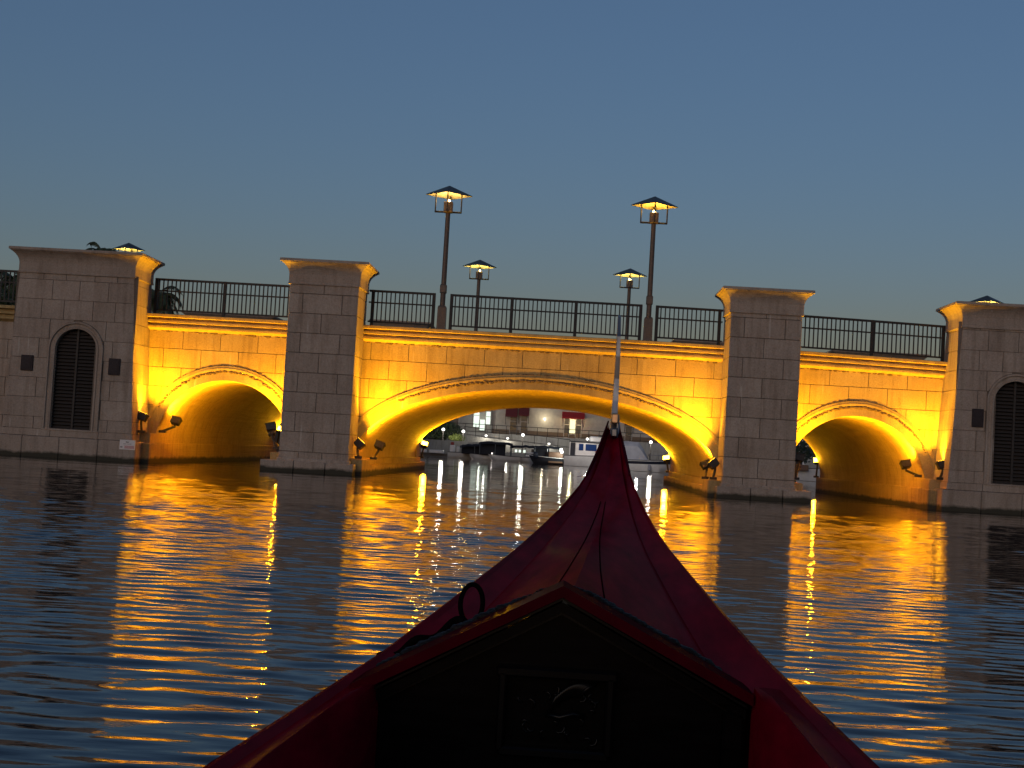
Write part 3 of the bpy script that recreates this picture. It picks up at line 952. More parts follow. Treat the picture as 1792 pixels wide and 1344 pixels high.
# side decks along the cockpit, coaming ridge, inner face
for sgn in (-1, 1):
    secs = []
    for y in np.linspace(-1.5, 3.30, 26):
        c, w, z, r = gst(y)
        t = min(1, max(0, (3.3 - y) / 0.8))
        ux = (0.44 + 0.055 * t) / w; ui = (0.425 - 0.005 * t) / w
        sec = [(1.0, 0.0), (0.965, 0.008), (0.93, -0.004), (ux + 0.03, 0.012 * min(1, t * 4)), (ux, 0.030 * min(1, t * 4)), (ux - 0.02, 0.012 * min(1, t * 4)), (ui, -0.07), (ui, -0.42)]
        secs.append([gp(y, sgn * u, d) for u, d in sec])
    MB().loft(secs, closed=False).build('side_deck', 'gondola_red', gon, smooth=True, auto=25)
MB().box(-0.6, 0.62, -1.5, 3.28, 0.08, 0.12).build('floor', 'black_lacquer', gon)
MB().box(-0.62, 0.6, -1.52, -1.46, 0.0, 0.5).build('stern_bulkhead', 'black_lacquer', gon)
# gable panel
PY = 3.30


def pz(x, base): return base + HEEL * (x - 0.02)


pk = (0.012, 0.765); lf = (-0.448, 0.512); rt = (0.440, 0.548)
pan = MB().prism([(lf[0] + 0.02, 0.1), (rt[0] - 0.02, 0.1), (rt[0] - 0.02, rt[1] - 0.03), (pk[0], pk[1] - 0.04), (lf[0] + 0.02, lf[1] - 0.03)], PY + 0.02, PY + 0.06).build('gable_panel', 'black_lacquer', gon)


def gable_strip(name, mat, y0, y1, d0, d1, parent, extra=0.0):
    def pts(d):
        return [(lf[0] - extra, lf[1] - d), (pk[0], pk[1] - d), (rt[0] + extra, rt[1] - d)]
    o_, i_ = pts(d0), pts(d1)
    return MB().prism(o_ + i_[::-1], y0, y1).build(name, mat, parent)


gable_strip('gable_cap', 'gondola_trim', PY - 0.05, PY + 0.10, -0.004, 0.022, gon, 0.012)
gable_strip('gable_moulding', 'black_gloss', PY - 0.035, PY + 0.05, 0.024, 0.030, gon)
gable_strip('gable_moulding', 'black_lacquer', PY - 0.02, PY + 0.05, 0.036, 0.058, gon)
gable_strip('gable_moulding', 'black_gloss', PY - 0.005, PY + 0.05, 0.060, 0.066, gon)
for x0, x1 in ((lf[0], lf[0] + 0.05), (rt[0] - 0.05, rt[0])):
    MB().cbox(x0, x1, PY - 0.02, PY + 0.03, 0.1, (lf if x0 < 0 else rt)[1] - 0.04, 0.008).build('corner_post', 'black_lacquer', gon)
# carved strip on the deck behind the cap
for (p, q) in ((lf, pk), (pk, rt)):
    mb = MB()
    for i in range(46):
        t = (i + 0.5) / 46
        fade = min(1, 6 * t, 6 * (1 - t)) if p is pk else min(1, 8 * t, 3.2 * (1 - t))
        if fade < 0.15: continue
        for j in range(3):
            x = p[0] + (q[0] - p[0]) * t + rnd.uniform(-0.006, 0.006)
            z = p[1] + (q[1] - p[1]) * t
            mb.sphere((x, PY + 0.125 + 0.028 * j + rnd.uniform(-0.008, 0.008), z + 0.0 - 0.004 * j), rnd.uniform(0.010, 0.017) * fade, 6, 4, (1.5, 1.0, 0.8))
    tag(mb.build('carved_strip', 'carved_bronze', gon, smooth=True), kind='stuff')
# framed relief on the panel
fx0, fx1, fz0, fz1 = -0.118, 0.136, 0.384, 0.565
fr = MB()
for (a, bq, c, d) in ((fx0 - 0.012, fx1 + 0.012, fz1 - 0.012, fz1 + 0.012), (fx0, fx1, fz0 - 0.01, fz0 + 0.012), (fx0 - 0.006, fx0 + 0.014, fz0, fz1), (fx1 - 0.014, fx1 + 0.006, fz0, fz1)):
    fr.cbox(a, bq, PY - 0.022, PY + 0.03, c, d, 0.005)
fr.build('relief_frame', 'black_gloss', pan)
rl = MB()
for i in range(14):                                       # feathered carving
    t = i / 13
    x = -0.01 + 0.07 * t; z = 0.50 + 0.03 * math.sin(2.2 * t)
    rl.tube([(x, PY + 0.012, z - 0.035 + 0.02 * t), (x + 0.02, PY + 0.006, z + 0.01), (x + 0.045, PY + 0.012, z + 0.022)], [0.003, 0.006, 0.002], 5)
rl.tube([(-0.012, PY + 0.012, 0.468), (0.02, PY + 0.004, 0.464), (0.05, PY + 0.006, 0.474), (0.075, PY + 0.012, 0.468)], 0.007, 6)
for i in range(26):                                       # shallow scrollwork
    x = rnd.uniform(fx0 + 0.03, fx1 - 0.035); z = rnd.uniform(fz0 + 0.025, fz1 - 0.03); a0 = rnd.uniform(0, 6.28); rr_ = rnd.uniform(0.006, 0.014)
    rl.tube([(x + rr_ * math.cos(a0 + q_ * 0.8), PY + 0.019, z + rr_ * math.sin(a0 + q_ * 0.8)) for q_ in range(5)], [0.0015, 0.003, 0.004, 0.003, 0.0015], 5)
tag(rl.build('relief_carving', 'black_gloss', pan, smooth=True), kind='stuff')
# seams on the deck
for u0, u1, ya, yb in ((-0.13, -0.10, 3.42, 6.0), (0.16, 0.03, 3.44, 6.0)):
    pts = []
    for i in range(24):
        y = ya + (yb - ya) * i / 23; u = u0 + (u1 - u0) * i / 23
        c, w, z, r = gst(y)
        t = 1 - abs(u) / 0.66
        pts.append(gp(y, u, -0.008 + (r + 0.008) * (t ** 0.92) + 0.001))
    MB().tube(pts, 0.0020, 5).build('deck_seam', 'seam', gon)
# dark rope loop and coil on the left of the deck
pts = []
for i in range(29):
    t = 2 * math.pi * i / 28
    pts.append((-0.220 + 0.028 * math.cos(t), 3.70 + 0.012 * math.cos(t), 0.667 + 0.050 * math.sin(t)))
MB().tube(pts, 0.0065, 7, caps=False).build('mooring_loop', 'rope', gon, smooth=True)
pts = [(-0.235 + 0.0 * i - 0.20 * t, 3.66 - 0.10 * t + 0.02 * math.sin(9 * t), 0.628 - 0.10 * t + 0.010 * math.sin(14 * t)) for i, t in [(k, k / 20) for k in range(21)]]
MB().tube(pts, 0.010, 7).build('mooring_rope', 'rope', gon, smooth=True)
# steel prow blade: flat plate standing along the boat's axis
fe = [(-0.10, 1.06), (-0.03, 1.22), (0.0, 1.34), (0.01, 1.45), (-0.005, 1.56), (0.0, 1.66), (0.05, 1.765), (0.12, 1.775), (0.155, 1.70), (0.14, 1.62), (0.165, 1.61), (0.165, 1.585), (0.11, 1.58),
      (0.11, 1.545), (0.17, 1.54), (0.17, 1.515), (0.11, 1.51), (0.11, 1.475), (0.175, 1.47), (0.175, 1.445), (0.105, 1.44), (0.10, 1.40), (0.175, 1.395), (0.175, 1.37), (0.09, 1.365), (0.08, 1.25), (0.06, 1.10), (0.02, 0.98), (-0.06, 0.96)]
vs = []
for sd in (-1, 1):
    for dy, z in fe:
        th = 0.0165 - 0.0095 * min(1, max(0, (z - 1.15) / 0.6))
        vs.append((0.2285 + 0.006 * dy + sd * th + 0.004 * math.sin((z - 1.2) * 5), 7.08 + dy, z))
nfe = len(fe)
fs = [tuple(range(nfe)), tuple(range(2 * nfe - 1, nfe - 1, -1))] + [(i, nfe + i, nfe + (i + 1) % nfe, (i + 1) % nfe) for i in range(nfe)]
iron = MB().add(vs, fs).build('prow_blade', 'steel', gon)
MB().cbox(0.212, 0.248, 6.98, 7.06, 1.225, 1.275, 0.006).build('prow_clamp', 'amber_lit_steel', gon)
MB().cbox(0.215, 0.243, 6.93, 7.05, 1.16, 1.20, 0.005).build('prow_clamp', 'steel', gon)
MB().tube([(0.246, 7.02, 1.27), (0.252, 7.0, 1.22), (0.246, 6.97, 1.15), (0.240, 6.94, 1.10)], 0.005, 6).build('prow_cable', 'steel', gon)
# small fairleads at the top edges of the strakes
for sgn in (-1, 1):
    c, w, z, r = gst(7.0)
    p0 = gp(6.4, sgn * 0.95, 0.0); p1 = gp(7.08, sgn * 0.95, 0.03 if sgn < 0 else -0.01)
    MB().tube([p0, gp(6.75, sgn * 0.95, 0.006), p1], [0.006, 0.008, 0.004], 6).build('strake_tip', 'gondola_trim', gon)

# ------------------------------------------------------------------ far shore: building, terrace, boats
bld = empty('waterfront_building', (0, 171, 2.8), 'long cream building with awnings seen through the central arch', 'building')
MB().box(-9.0, 60, 171, 185, 2.8, 11).build('wall', 'stucco', bld)
MB().box(-60, -9.0, 170.6, 185, 2.8, 11).build('wall_wing', 'stucco_grey', bld)
MB().box(-9.0, 60, 170.93, 171, 2.8, 3.42).build('plinth', 'plinth_brown', bld)
MB().box(-61, 61, 170.3, 186, 11, 11.4).build('roof', 'plinth_brown', bld)


def window(x0, x1, z0, z1, glass='window_glass', y=171.0, transom=None, name='window'):
    w = MB()
    for a, bq, c, d in ((x0 - 0.08, x0, z0, z1 + 0.08), (x1, x1 + 0.08, z0, z1 + 0.08), (x0, x1, z1, z1 + 0.08), (x0, x1, z0 - 0.06, z0)):
        w.box(a, bq, y - 0.12, y + 0.02, c, d)
    if transom: w.box(x0, x1, y - 0.11, y + 0.02, transom - 0.04, transom + 0.04)
    o = w.build(name, 'window_frame', bld)
    MB().box(x0, x1, y - 0.06, y - 0.03, z0, z1).build('pane', glass, o)
    return o


def awning(x0, x1, zt, zb, out, mat, y=171.0):
    MB().add([(x0, y - 0.02, zt), (x1, y - 0.02, zt), (x1, y - out, zb + 0.18), (x0, y - out, zb + 0.18), (x1, y - out, zb), (x0, y - out, zb), (x0, y - 0.02, zb + 0.1), (x1, y - 0.02, zb + 0.1)],
             [(0, 1, 2, 3), (3, 2, 4, 5), (0, 3, 5, 6), (1, 7, 4, 2)]).build('awning', mat, bld)
    for x in (x0 + 0.05, x1 - 0.05):
        MB().tube([(x, y - 0.05, zb - 0.9), (x, y - out + 0.05, zb + 0.02)], 0.03, 5).build('awning_strut', 'dark_metal', bld)


window(-6.82, -6.05, 2.9, 5.3, transom=4.45); awning(-7.42, -6.0, 6.6, 4.92, 1.1, 'awning_dark')
window(-5.55, -4.80, 2.9, 5.3, transom=4.45); awning(-5.86, -4.62, 6.6, 5.12, 1.1, 'awning_dark')
window(-0.33, 0.20, 2.9, 5.15, transom=4.42); window(1.06, 1.66, 2.9, 5.15, transom=4.42)
awning(-0.68, 2.02, 5.95, 5.12, 1.3, 'awning_red')
window(0.30, 0.96, 3.3, 5.0, 'door_light', name='lit_door')
window(6.98, 7.72, 2.9, 4.6); awning(6.8, 7.9, 5.6, 4.75, 0.9, 'awning_dark')
window(10.9, 11.6, 2.9, 4.6); window(15.2, 16.0, 2.9, 4.6); window(17.1, 17.9, 2.9, 4.6)
window(-11.2, -10.55, 3.5, 5.5, 'shop_light', y=170.6, transom=4.9); window(-9.72, -9.22, 3.9, 5.4, 'shop_light', y=170.6, transom=4.8)
window(-10.42, -9.85, 3.15, 4.4, 'shop_light', y=170.6, name='shop_door')
window(-16.8, -15.4, 3.2, 5.2, y=170.6); window(-14.4, -13.0, 3.2, 5.2, y=170.6)
# wall light on the facade
MB().cbox(-2.80, -2.66, 170.86, 171.0, 4.82, 5.02, 0.01).build('wall_light', 'spark_white', bld)
def point(parent, loc, watts, col, r=0.1):
    li = bpy.data.lights.new('lamp_or_fill', 'POINT'); li.energy = watts * 2.2; li.color = col; li.shadow_soft_size = r
    lo = bpy.data.objects.new('lamp_or_fill', li); COL.objects.link(lo); lo.parent = parent; lo.location = Vector(loc) - world_loc(parent)
point(bld, (-2.73, 170.1, 4.95), 9, (1.0, 0.9, 0.6))
point(bld, (0.63, 170.1, 4.85), 12, (1.0, 0.86, 0.45))
point(bld, (-10.2, 169.4, 4.4), 8, (0.9, 1.0, 0.85))

# terrace retaining wall, ramp and quay
t = MB().box(-60, 60, 160.0, 168.6, -2, 2.72).build('terrace', 'bank_concrete'); tag(t, 'pale concrete terrace wall below the cream building', 'retaining wall')
rp = MB()
rp.add([(-11.5, 158.2, 2.35), (0.5, 158.2, 1.55), (0.5, 159.9, 1.55), (-11.5, 159.9, 2.35), (-11.5, 158.2, -2), (0.5, 158.2, -2), (0.5, 159.9, -2), (-11.5, 159.9, -2)],
       [(0, 1, 2, 3), (4, 5, 1, 0), (5, 6, 2, 1), (7, 4, 0, 3), (6, 7, 3, 2)])
tag(rp.build('ramp', 'bank_concrete'), 'pale concrete ramp sloping down along the terrace wall', 'ramp')
q = MB().box(-60, -9.2, 150.0, 159.8, -2, 1.62).build('quay_wall', 'bank_concrete'); tag(q, 'low white quay wall behind the dark canopy boats', 'quay')
q = MB().box(-9.0, 60, 150.0, 158.0, -2, 0.75).build('quay_wall', 'bank_concrete'); tag(q, 'long low quay running behind the moored boats', 'quay')


def far_railing(x0, x1, z0, z1, y, step, label, h=0.95):
    e = empty('railing', ((x0 + x1) / 2, y, min(z0, z1)), label, 'railing')
    n = int((x1 - x0) / step)
    zf = lambda x: z0 + (z1 - z0) * (x - x0) / (x1 - x0)
    for nm, dh, r in (('top_rail', h, 0.035), ('bottom_rail', 0.12, 0.025)):
        MB().tube([(x0, y, z0 + dh), (x1, y, z1 + dh)], r, 5).build(nm, 'dark_metal', e)
    for i in range(n + 1):
        x = x0 + (x1 - x0) * i / n
        MB().box(x - 0.03, x + 0.03, y - 0.03, y + 0.03, zf(x), zf(x) + h).build('post', 'dark_metal', e)


far_railing(-16, 14, 2.72, 2.72, 160.2, 1.15, 'thin dark railing on the far terrace before the cream building')
far_railing(-11.4, 0.4, 2.36, 1.56, 158.4, 1.3, 'thin dark railing sloping down along the far ramp')


def globe_lamp(x, y, z0, z1, label, w=40, r=0.16):
    e = empty('globe_lamp', (x, y, z0), label, 'street lamp', 'white globe lamps on the far quay')
    MB().tube([(x, y, z0), (x, y, z1 - r)], [0.06, 0.04], 6).build('post', 'dark_metal', e)
    MB().tube([(x, y, z1 - r - 0.08), (x, y, z1 - r + 0.03)], [0.05, 0.1], 8).build('collar', 'dark_metal', e)
    MB().sphere((x, y, z1), r, 12, 8).build('globe', 'globe_white', e, smooth=True)
    point(e, (x, y - 0.5, z1), w, (1.0, 0.95, 0.82), 0.2)


globe_lamp(-13.07, 145 + 6, 1.62, 2.75, 'white globe lamp post by the dark hedge, far left in the arch')
globe_lamp(-10.9, 149 + 1.5, 1.62, 2.66, 'white globe lamp post right of the hedge beside the ramp')
globe_lamp(-4.6, 150.5, 0.75, 2.66, 'white globe lamp post standing above the dark canopies')
globe_lamp(8.85, 150.5, 0.75, 2.68, 'white globe lamp post behind the covered motorboat')
for x, z, lab in ((-8.9, 2.42, 'tiny white ramp light nearest the lit shop windows'), (-6.5, 2.26, 'tiny white ramp light below the twin dark awnings'), (-1.9, 1.92, 'tiny white ramp light below the bright wall lamp')):
    e = empty('ramp_light', (x, 158.15, z), lab, 'light', 'small ramp lights')
    MB().cbox(x - 0.14, x + 0.14, 158.10, 158.2, z - 0.10, z + 0.02, 0.01).build('housing', 'dark_metal', e)
    MB().sphere((x, 158.08, z), 0.12, 8, 6, (1.1, 0.5, 0.8)).build('lens', 'globe_white', e, smooth=True)
    point(e, (x, 157.6, z - 0.05), 9, (1.0, 0.97, 0.85))


def leaf_cloud(cx, cy, cz, rx, ry, rz, n, sz, seed, flat=False):
    rr = random.Random(seed); mb = MB()
    for i in range(n):
        while True:
            u = Vector((rr.uniform(-1, 1), rr.uniform(-1, 1), rr.uniform(-1, 1)))
            if 0.15 < u.length < 1: break
        p = Vector((cx + u.x * rx, cy + u.y * ry, cz + u.z * rz))
        a = Vector((rr.gauss(0, 1), rr.gauss(0, 1), rr.gauss(0, 1))).normalized(); bq = a.orthogonal().normalized()
        s = sz * rr.uniform(0.6, 1.4)
        mb.add([p - a * s, p + bq * s * 0.45, p + a * s, p - bq * s * 0.45], [(0, 1, 2, 3)])
    return mb


e = empty('hedge', (-14.6, 155, 1.62), 'dark clipped hedge beside the far lamp, left in the arch', 'hedge')
mb = leaf_cloud(-14.4, 155.0, 2.7, 3.2, 2.0, 1.2, 2600, 0.16, 3); mb.build('foliage', 'hedge_leaf', e)
MB().tube([(-14.4, 155, 1.62), (-14.4, 155, 2.9)], 0.1, 6).build('stem', 'bark', e)
e = empty('shrub', (-11.9, 152.5, 1.62), 'small yellow green shrub lit by the globe lamp', 'shrub')
leaf_cloud(-11.7, 152.5, 1.95, 0.9, 0.7, 0.42, 700, 0.1, 4).build('foliage', 'bright_leaf', e)
MB().tube([(-11.7, 152.5, 1.6), (-11.7, 152.5, 1.9)], 0.05, 5).build('stem', 'bark', e)


# ------------------------------------------------------------------ boats


def boat_hull(e, x0, x1, y, beam, zh, mat, bow=1, stripe=None):
    """side-on hull from x0 to x1 with the bow at the bow end"""
    secs = []
    L = x1 - x0
    for i in range(13):
        t = i / 12
        tt = t if bow > 0 else 1 - t
        w = beam / 2 * (1 - max(0, (tt - 0.45) / 0.55) ** 2.2) + 0.02
        zt = zh * (1 + 0.28 * tt ** 2)
        rake = 0.16 * L * max(0, tt - 0.7) / 0.3 * (1 if bow > 0 else -1)
        x = x0 + L * t
        sec = [(x - rake * 0.0, y - w, zt), (x - rake * 0.35, y - w * 0.93, zt * 0.55), (x - rake, y - w * 0.75, 0.02), (x - rake * 1.2, y, -0.3), (x - rake, y + w * 0.75, 0.02), (x - rake * 0.35, y + w * 0.93, zt * 0.55), (x, y + w, zt)]
        secs.append(sec)
    MB().loft(secs, closed=False).build('hull', mat, e, smooth=True, auto=40)
    MB().loft([[sec[0], sec[6]] for sec in secs], closed=False).build('deck', mat, e)
    MB().add(secs[0], [tuple(range(7))]).build('transom', mat, e)
    if stripe:
        ss = [[(p[0] - 0.0, p[1] - 0.012, p[2]) for p in (
            tuple(Vector(s[0]) * 0.80 + Vector(s[1]) * 0.20), tuple(Vector(s[0]) * 0.25 + Vector(s[1]) * 0.75))] for s in secs[:12]]
        MB().loft(ss, closed=False).build('stripe', stripe, e)
    MB().tube([sec[0] for sec in secs], 0.03, 5).build('rub_rail', 'boat_white' if mat != 'boat_white' else 'boat_dark', e)


def canopy(e, x0, x1, y, w, z0, z1, mat='boat_canvas', lean=0.2):
    secs = []
    for i in range(9):
        t = i / 8; x = x0 + (x1 - x0) * t
        h = z1 - 0.12 * (2 * t - 1) ** 2 - 0.10 * rnd.random()
        secs.append([(x, y - w / 2, h - 0.22), (x, y - w / 2 + 0.1, h - 0.05), (x, y, h), (x, y + w / 2 - 0.1, h - 0.05), (x, y + w / 2, h - 0.22)])
    MB().loft(secs, closed=False).build('canopy', mat, e)
    for x in (x0 + 0.1, (x0 + x1) / 2, x1 - 0.1):
        for yy in (y - w / 2 + 0.05, y + w / 2 - 0.05):
            MB().tube([(x, yy, z0), (x, yy, z1 - 0.25)], 0.02, 5).build('canopy_pole', 'steel', e)


def boat(x, y, label): return empty('boat', (x, y, 0), label, 'boat', 'boats moored beyond the bridge')


e = boat(-9.6, 128, 'white boat with pale seats at the left end of the moored row')
boat_hull(e, -10.5, -7.6, 128, 1.6, 0.52, 'boat_white', 1)
MB().cbox(-10.35, -9.95, 127.4, 128.4, 0.55, 1.15, 0.05).build('seat', 'boat_white', e)
MB().cbox(-9.75, -9.55, 127.3, 128.4, 0.55, 1.05, 0.05).build('console', 'boat_white', e)
MB().cbox(-9.3, -8.9, 127.4, 128.0, 0.55, 0.95, 0.05).build('seat', 'boat_white', e)
MB().cbox(-10.3, -10.0, 127.5, 127.7, 1.15, 1.42, 0.04).build('folded_cloth', 'red_cloth', e)
e = boat(-7.0, 126.5, 'low white boat under a long dark canopy, left of centre')
boat_hull(e, -8.6, -5.6, 126.2, 1.7, 0.42, 'boat_white', -1)
canopy(e, -9.3, -6.7, 126.4, 1.9, 0.5, 1.38)
MB().cbox(-9.2, -6.8, 126.0, 127.0, 0.45, 1.25, 0.06).build('cover', 'boat_canvas', e)
MB().sphere((-7.3, 125.6, 0.85), 0.33, 8, 6, (0.55, 0.4, 1.1)).build('hanging_cloth', 'red_cloth', e)
e = boat(-5.0, 125.5, 'white boat with the tallest dark canopy in the moored row')
boat_hull(e, -6.8, -3.9, 125.0, 1.7, 0.45, 'boat_white', -1)
canopy(e, -7.6, -4.7, 125.4, 2.0, 0.5, 1.72)
MB().cbox(-7.5, -5.3, 125.0, 126.0, 0.45, 1.5, 0.06).build('side_curtain', 'boat_canvas', e)
MB().sphere((-6.4, 124.35, 0.62), 0.05, 8, 6).build('cabin_light', 'spark_white', e)
e = boat(-3.6, 126.0, 'white boat with lit windows under a dark roof')
boat_hull(e, -4.7, -2.4, 125.6, 1.6, 0.42, 'boat_white', 1)
canopy(e, -4.9, -2.2, 126.2, 1.8, 0.5, 1.55)
for x in (-4.35, -4.02, -3.62):
    MB().cbox(x - 0.10, x + 0.10, 125.30, 125.36, 0.85, 1.08, 0.01).build('lit_window', 'shop_light', e)
MB().cbox(-3.5, -2.5, 125.3, 125.5, 0.80, 0.90, 0.02).build('guard_board', 'boat_white', e)
MB().cbox(-3.5, -2.5, 125.3, 125.5, 0.55, 0.65, 0.02).build('guard_board', 'boat_white', e)
e = boat(-1.8, 121, 'dark boat with brown wooden stern and outboard gear')
boat_hull(e, -3.1, -0.15, 121, 1.7, 0.55, 'boat_dark', -1)
MB().cbox(-1.45, -0.2, 120.2, 121.8, 0.1, 1.05, 0.05).build('stern_cabin', 'boat_wood', e)
canopy(e, -2.7, -0.4, 121.2, 1.8, 0.5, 1.62)
MB().cbox(-2.7, -1.4, 120.5, 121.7, 0.55, 1.5, 0.08).build('side_curtain', 'boat_canvas', e)
MB().sphere((-2.5, 120.2, 0.72), 0.22, 8, 6, (1, 0.7, 1.2)).build('outboard_motor', 'boat_navy', e)
MB().cbox(-0.52, -0.26, 120.0, 120.2, 1.12, 1.42, 0.02).build('lamp_housing', 'boat_white', e)
MB().sphere((-0.33, 119.95, 1.10), 0.13, 10, 6).build('deck_light', 'spark_white', e)
point(e, (-0.33, 119.5, 1.10), 14, (0.9, 1.0, 0.9))
e = boat(1.8, 118, 'white cabin cruiser with blue windows behind the gondola prow')
boat_hull(e, -0.1, 4.6, 118, 2.4, 0.86, 'boat_white', 1)
MB().cbox(0.75, 4.0, 117.1, 118.9, 0.86, 1.98, 0.06).build('cabin', 'boat_white', e)
MB().cbox(0.25, 4.1, 116.9, 119.1, 1.98, 2.06, 0.02).build('cabin_roof', 'boat_dark', e)
for xa, xb in ((1.05, 1.42), (1.60, 2.5), (2.62, 3.6)):
    MB().cbox(xa, xb, 117.05, 117.12, 1.32, 1.86, 0.02).build('window', 'blue_glass', e)
MB().cbox(0.28, 0.36, 117.0, 117.1, 0.86, 1.98, 0.01).build('roof_post', 'boat_white', e)
MB().cbox(0.35, 0.74, 117.3, 118.7, 0.86, 1.9, 0.02).build('companionway', 'boat_dark', e)
MB().cbox(1.9, 3.4, 117.4, 118.6, 2.06, 2.52, 0.08).build('flybridge', 'boat_white', e)
MB().cbox(2.6, 3.2, 117.2, 118.3, 2.52, 2.64, 0.03).build('seat_cover', 'boat_dark', e)
MB().sphere((1.70, 117.0, 2.28), 0.10, 8, 6).build('mast_light', 'globe_white', e)
MB().sphere((2.42, 116.75, 0.33), 0.05, 8, 6).build('stern_light', 'spark_white', e)
point(e, (1.70, 114.5, 2.3), 22, (1.0, 0.95, 0.9))
MB().cbox(2.4, 2.95, 116.6, 116.8, 0.55, 1.35, 0.04).build('hanging_cover', 'red_cloth', e)
e = boat(5.6, 107, 'white motorboat with grey cover and dark hull stripe')
boat_hull(e, 3.4, 8.6, 107, 2.2, 0.80, 'boat_white', 1, 'boat_navy')
secs = []
for t, x, zt in ((0, 3.5, 1.9), (1, 4.2, 2.18), (2, 5.4, 2.16), (3, 5.75, 1.7), (4, 6.15, 0.98)):
    secs.append([(x, 106.1, 0.84), (x - 0.1, 106.2, zt * 0.75 + 0.2), (x, 106.7, zt), (x, 107.3, zt), (x - 0.1, 107.8, zt * 0.75 + 0.2), (x, 107.9, 0.84)])
MB().loft(secs).build('boat_cover', 'boat_cover', e)
MB().loft([[(6.0, 106.3, 0.9), (6.0, 107.7, 0.9)], [(6.35, 106.4, 1.55), (6.35, 107.6, 1.55)], [(7.4, 106.6, 1.5), (7.4, 107.4, 1.5)], [(7.9, 106.7, 0.95), (7.9, 107.3, 0.95)]], closed=False).build('windscreen', 'window_glass', e)
for x in (6.2, 6.9, 7.6, 8.2):
    MB().tube([(x, 106.4, 0.95), (x, 106.4, 1.25)], 0.02, 5).build('guard_post', 'steel', e)
MB().tube([(6.1, 106.4, 1.25), (8.3, 106.5, 1.28)], 0.02, 5).build('guard_rail', 'steel', e)
MB().cbox(6.1, 6.32, 105.85, 105.95, 0.1, 0.55, 0.04).build('fender', 'boat_cover', e)
point(e, (5.2, 103.8, 2.6), 20, (1.0, 0.95, 0.9))  # added fill lamp without a fixture, brightens the white motorboat
# floating dock
dk = empty('floating_dock', (-2, 131, 0), 'dark floating dock behind the moored boats', 'dock')
MB().box(-14.5, 10, 130.0, 132.0, 0.05, 0.32).build('deck', 'dock_wood', dk)
for x in (-14, -8.5, -3, 3, 9):
    MB().tube([(x, 130.0, -1), (x, 130.0, 1.2)], 0.12, 8).build('pile', 'dock_wood', dk)
for x in (-13.6, -12.0):
    MB().cbox(x - 0.4, x + 0.9, 129.6, 130.6, 0.34, 0.62, 0.03).build('dock_box', 'boat_white', dk)
# through the right arch
e = boat(18.2, 108, 'white boat with dark windscreen seen through the right arch')
boat_hull(e, 16.4, 20.2, 108, 2.0, 0.9, 'boat_white', 1)
MB().loft([[(16.7, 107.2, 0.95), (17.9, 107.2, 0.95), (17.9, 108.8, 0.95), (16.7, 108.8, 0.95)], [(16.8, 107.3, 1.75), (17.55, 107.3, 1.75), (17.55, 108.7, 1.75), (16.8, 108.7, 1.75)]]).build('cabin', 'boat_white', e)
MB().box(16.75, 17.6, 107.14, 107.2, 1.2, 1.65).build('window', 'window_glass', e)
MB().cbox(17.0, 18.0, 106.6, 106.9, 0.75, 1.2, 0.04).build('side_cover', 'boat_wood', e)
e = empty('hedge', (19, 140, 0.7), 'dark tree mass seen through the right arch', 'tree')
leaf_cloud(19.5, 140, 2.5, 5.0, 2.5, 1.7, 3500, 0.2, 9).build('crown', 'hedge_leaf', e)
MB().tube([(19.5, 140, -0.5), (19.5, 140, 2.6)], [0.25, 0.12], 7).build('trunk', 'bark', e)
MB().box(15, 60, 137.5, 150, -2, 0.75).build('quay_platform', 'bank_concrete')
tag(bpy.data.objects['quay_platform'], 'low quay below the trees beyond the right arch', 'quay')


# ------------------------------------------------------------------ palms behind the left tower


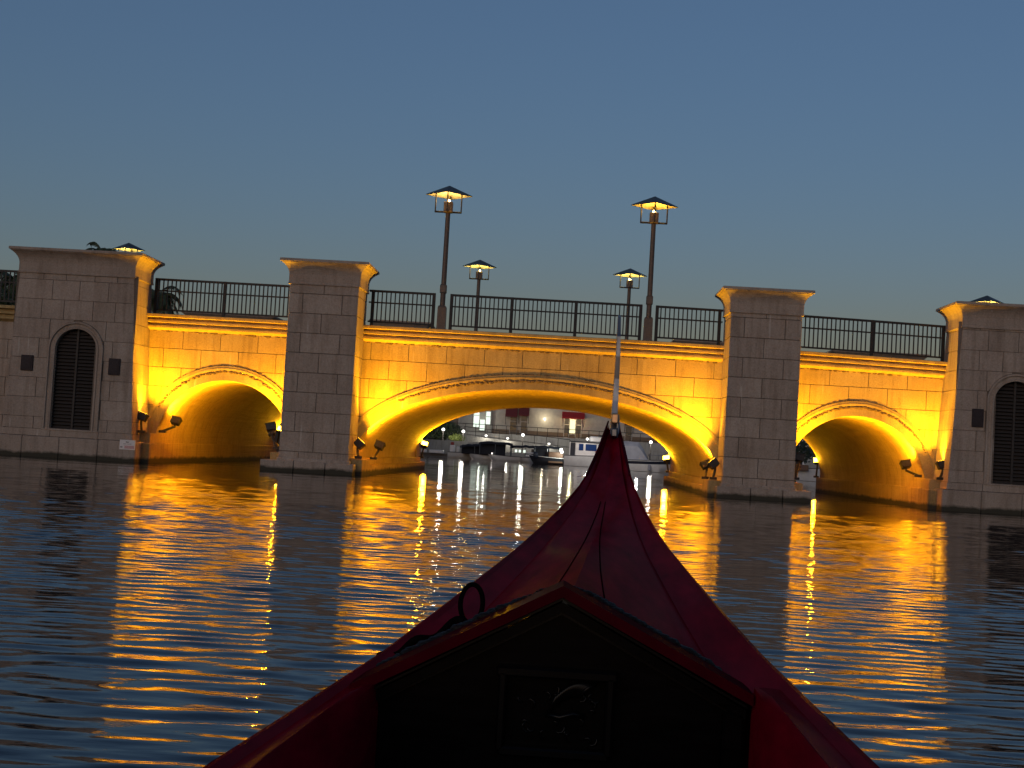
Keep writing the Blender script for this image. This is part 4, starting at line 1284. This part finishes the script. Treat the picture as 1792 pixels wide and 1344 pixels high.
def palm(x, y, z0, zt, fl, nf, seed, label):
    rr = random.Random(seed)
    e = empty('palm_tree', (x, y, z0), label, 'tree', 'palms behind the left tower')
    lean = rr.uniform(-0.3, 0.3)
    MB().tube([(x + lean * (1 - t) ** 2, y, z0 + (zt - z0) * t) for t in (0, 0.25, 0.5, 0.75, 1)], [0.26, 0.2, 0.18, 0.17, 0.2], 8).build('trunk', 'bark', e, smooth=True)
    mb = MB()
    for i in range(nf):
        az = 2 * math.pi * (i + rr.random() * 0.7) / nf
        el = rr.uniform(-0.4, 1.25)
        h = Vector((math.cos(az), math.sin(az), 0))
        P = Vector((x, y, zt)); dirv = (h * math.cos(el) + Vector((0, 0, math.sin(el)))).normalized()
        pts = [P.copy()]
        for k in range(9):
            dirv = (dirv + Vector((0, 0, -0.17 - 0.02 * k))).normalized(); P = P + dirv * fl / 9; pts.append(P.copy())
        mb.tube(pts, [0.03 - 0.0027 * k for k in range(10)], 4)
        for k in range(1, 9):
            for m_ in range(3):
                q = pts[k].lerp(pts[k + 1], m_ / 3); d = (pts[k + 1] - pts[k]).normalized()
                sd = d.cross(Vector((0, 0, 1)))
                if sd.length < 0.05: sd = h.cross(Vector((0, 0, 1)))
                sd.normalize()
                ll = fl * 0.30 * (1 - 0.6 * abs(k / 9 - 0.4)) * rr.uniform(0.7, 1.1)
                for sgn in (-1, 1):
                    tip = q + sd * sgn * ll * 0.75 + d * ll * 0.5 + Vector((0, 0, -ll * rr.uniform(0.3, 0.75)))
                    wv = d * 0.035
                    mb.add([q - wv, q + wv, q.lerp(tip, 0.55) + wv + Vector((0, 0, 0.04)), tip, q.lerp(tip, 0.55) - wv + Vector((0, 0, 0.04))], [(0, 1, 2, 3, 4)])
    mb.build('crown', 'palm_leaf', e)


palm(-27.1, 80, 4.45, 10.9, 1.35, 18, 1, 'palm with its crown showing above the left tower cap')
palm(-31.9, 80, 4.45, 8.9, 1.7, 22, 2, 'palm with drooping fronds over the railing at the left edge')
palm(-23.3, 79, 4.45, 8.5, 1.7, 22, 3, 'palm half hidden between the left tower and the railing')
e = empty('shrub', (-32.6, 78, 4.45), 'dark dense shrub behind the railing at the left edge', 'shrub')
leaf_cloud(-33.0, 78, 6.6, 2.4, 1.5, 2.1, 2600, 0.2, 12).build('foliage', 'palm_leaf', e)
MB().tube([(-33, 78, 4.4), (-33, 78, 6.6)], [0.2, 0.1], 6).build('stem', 'bark', e)
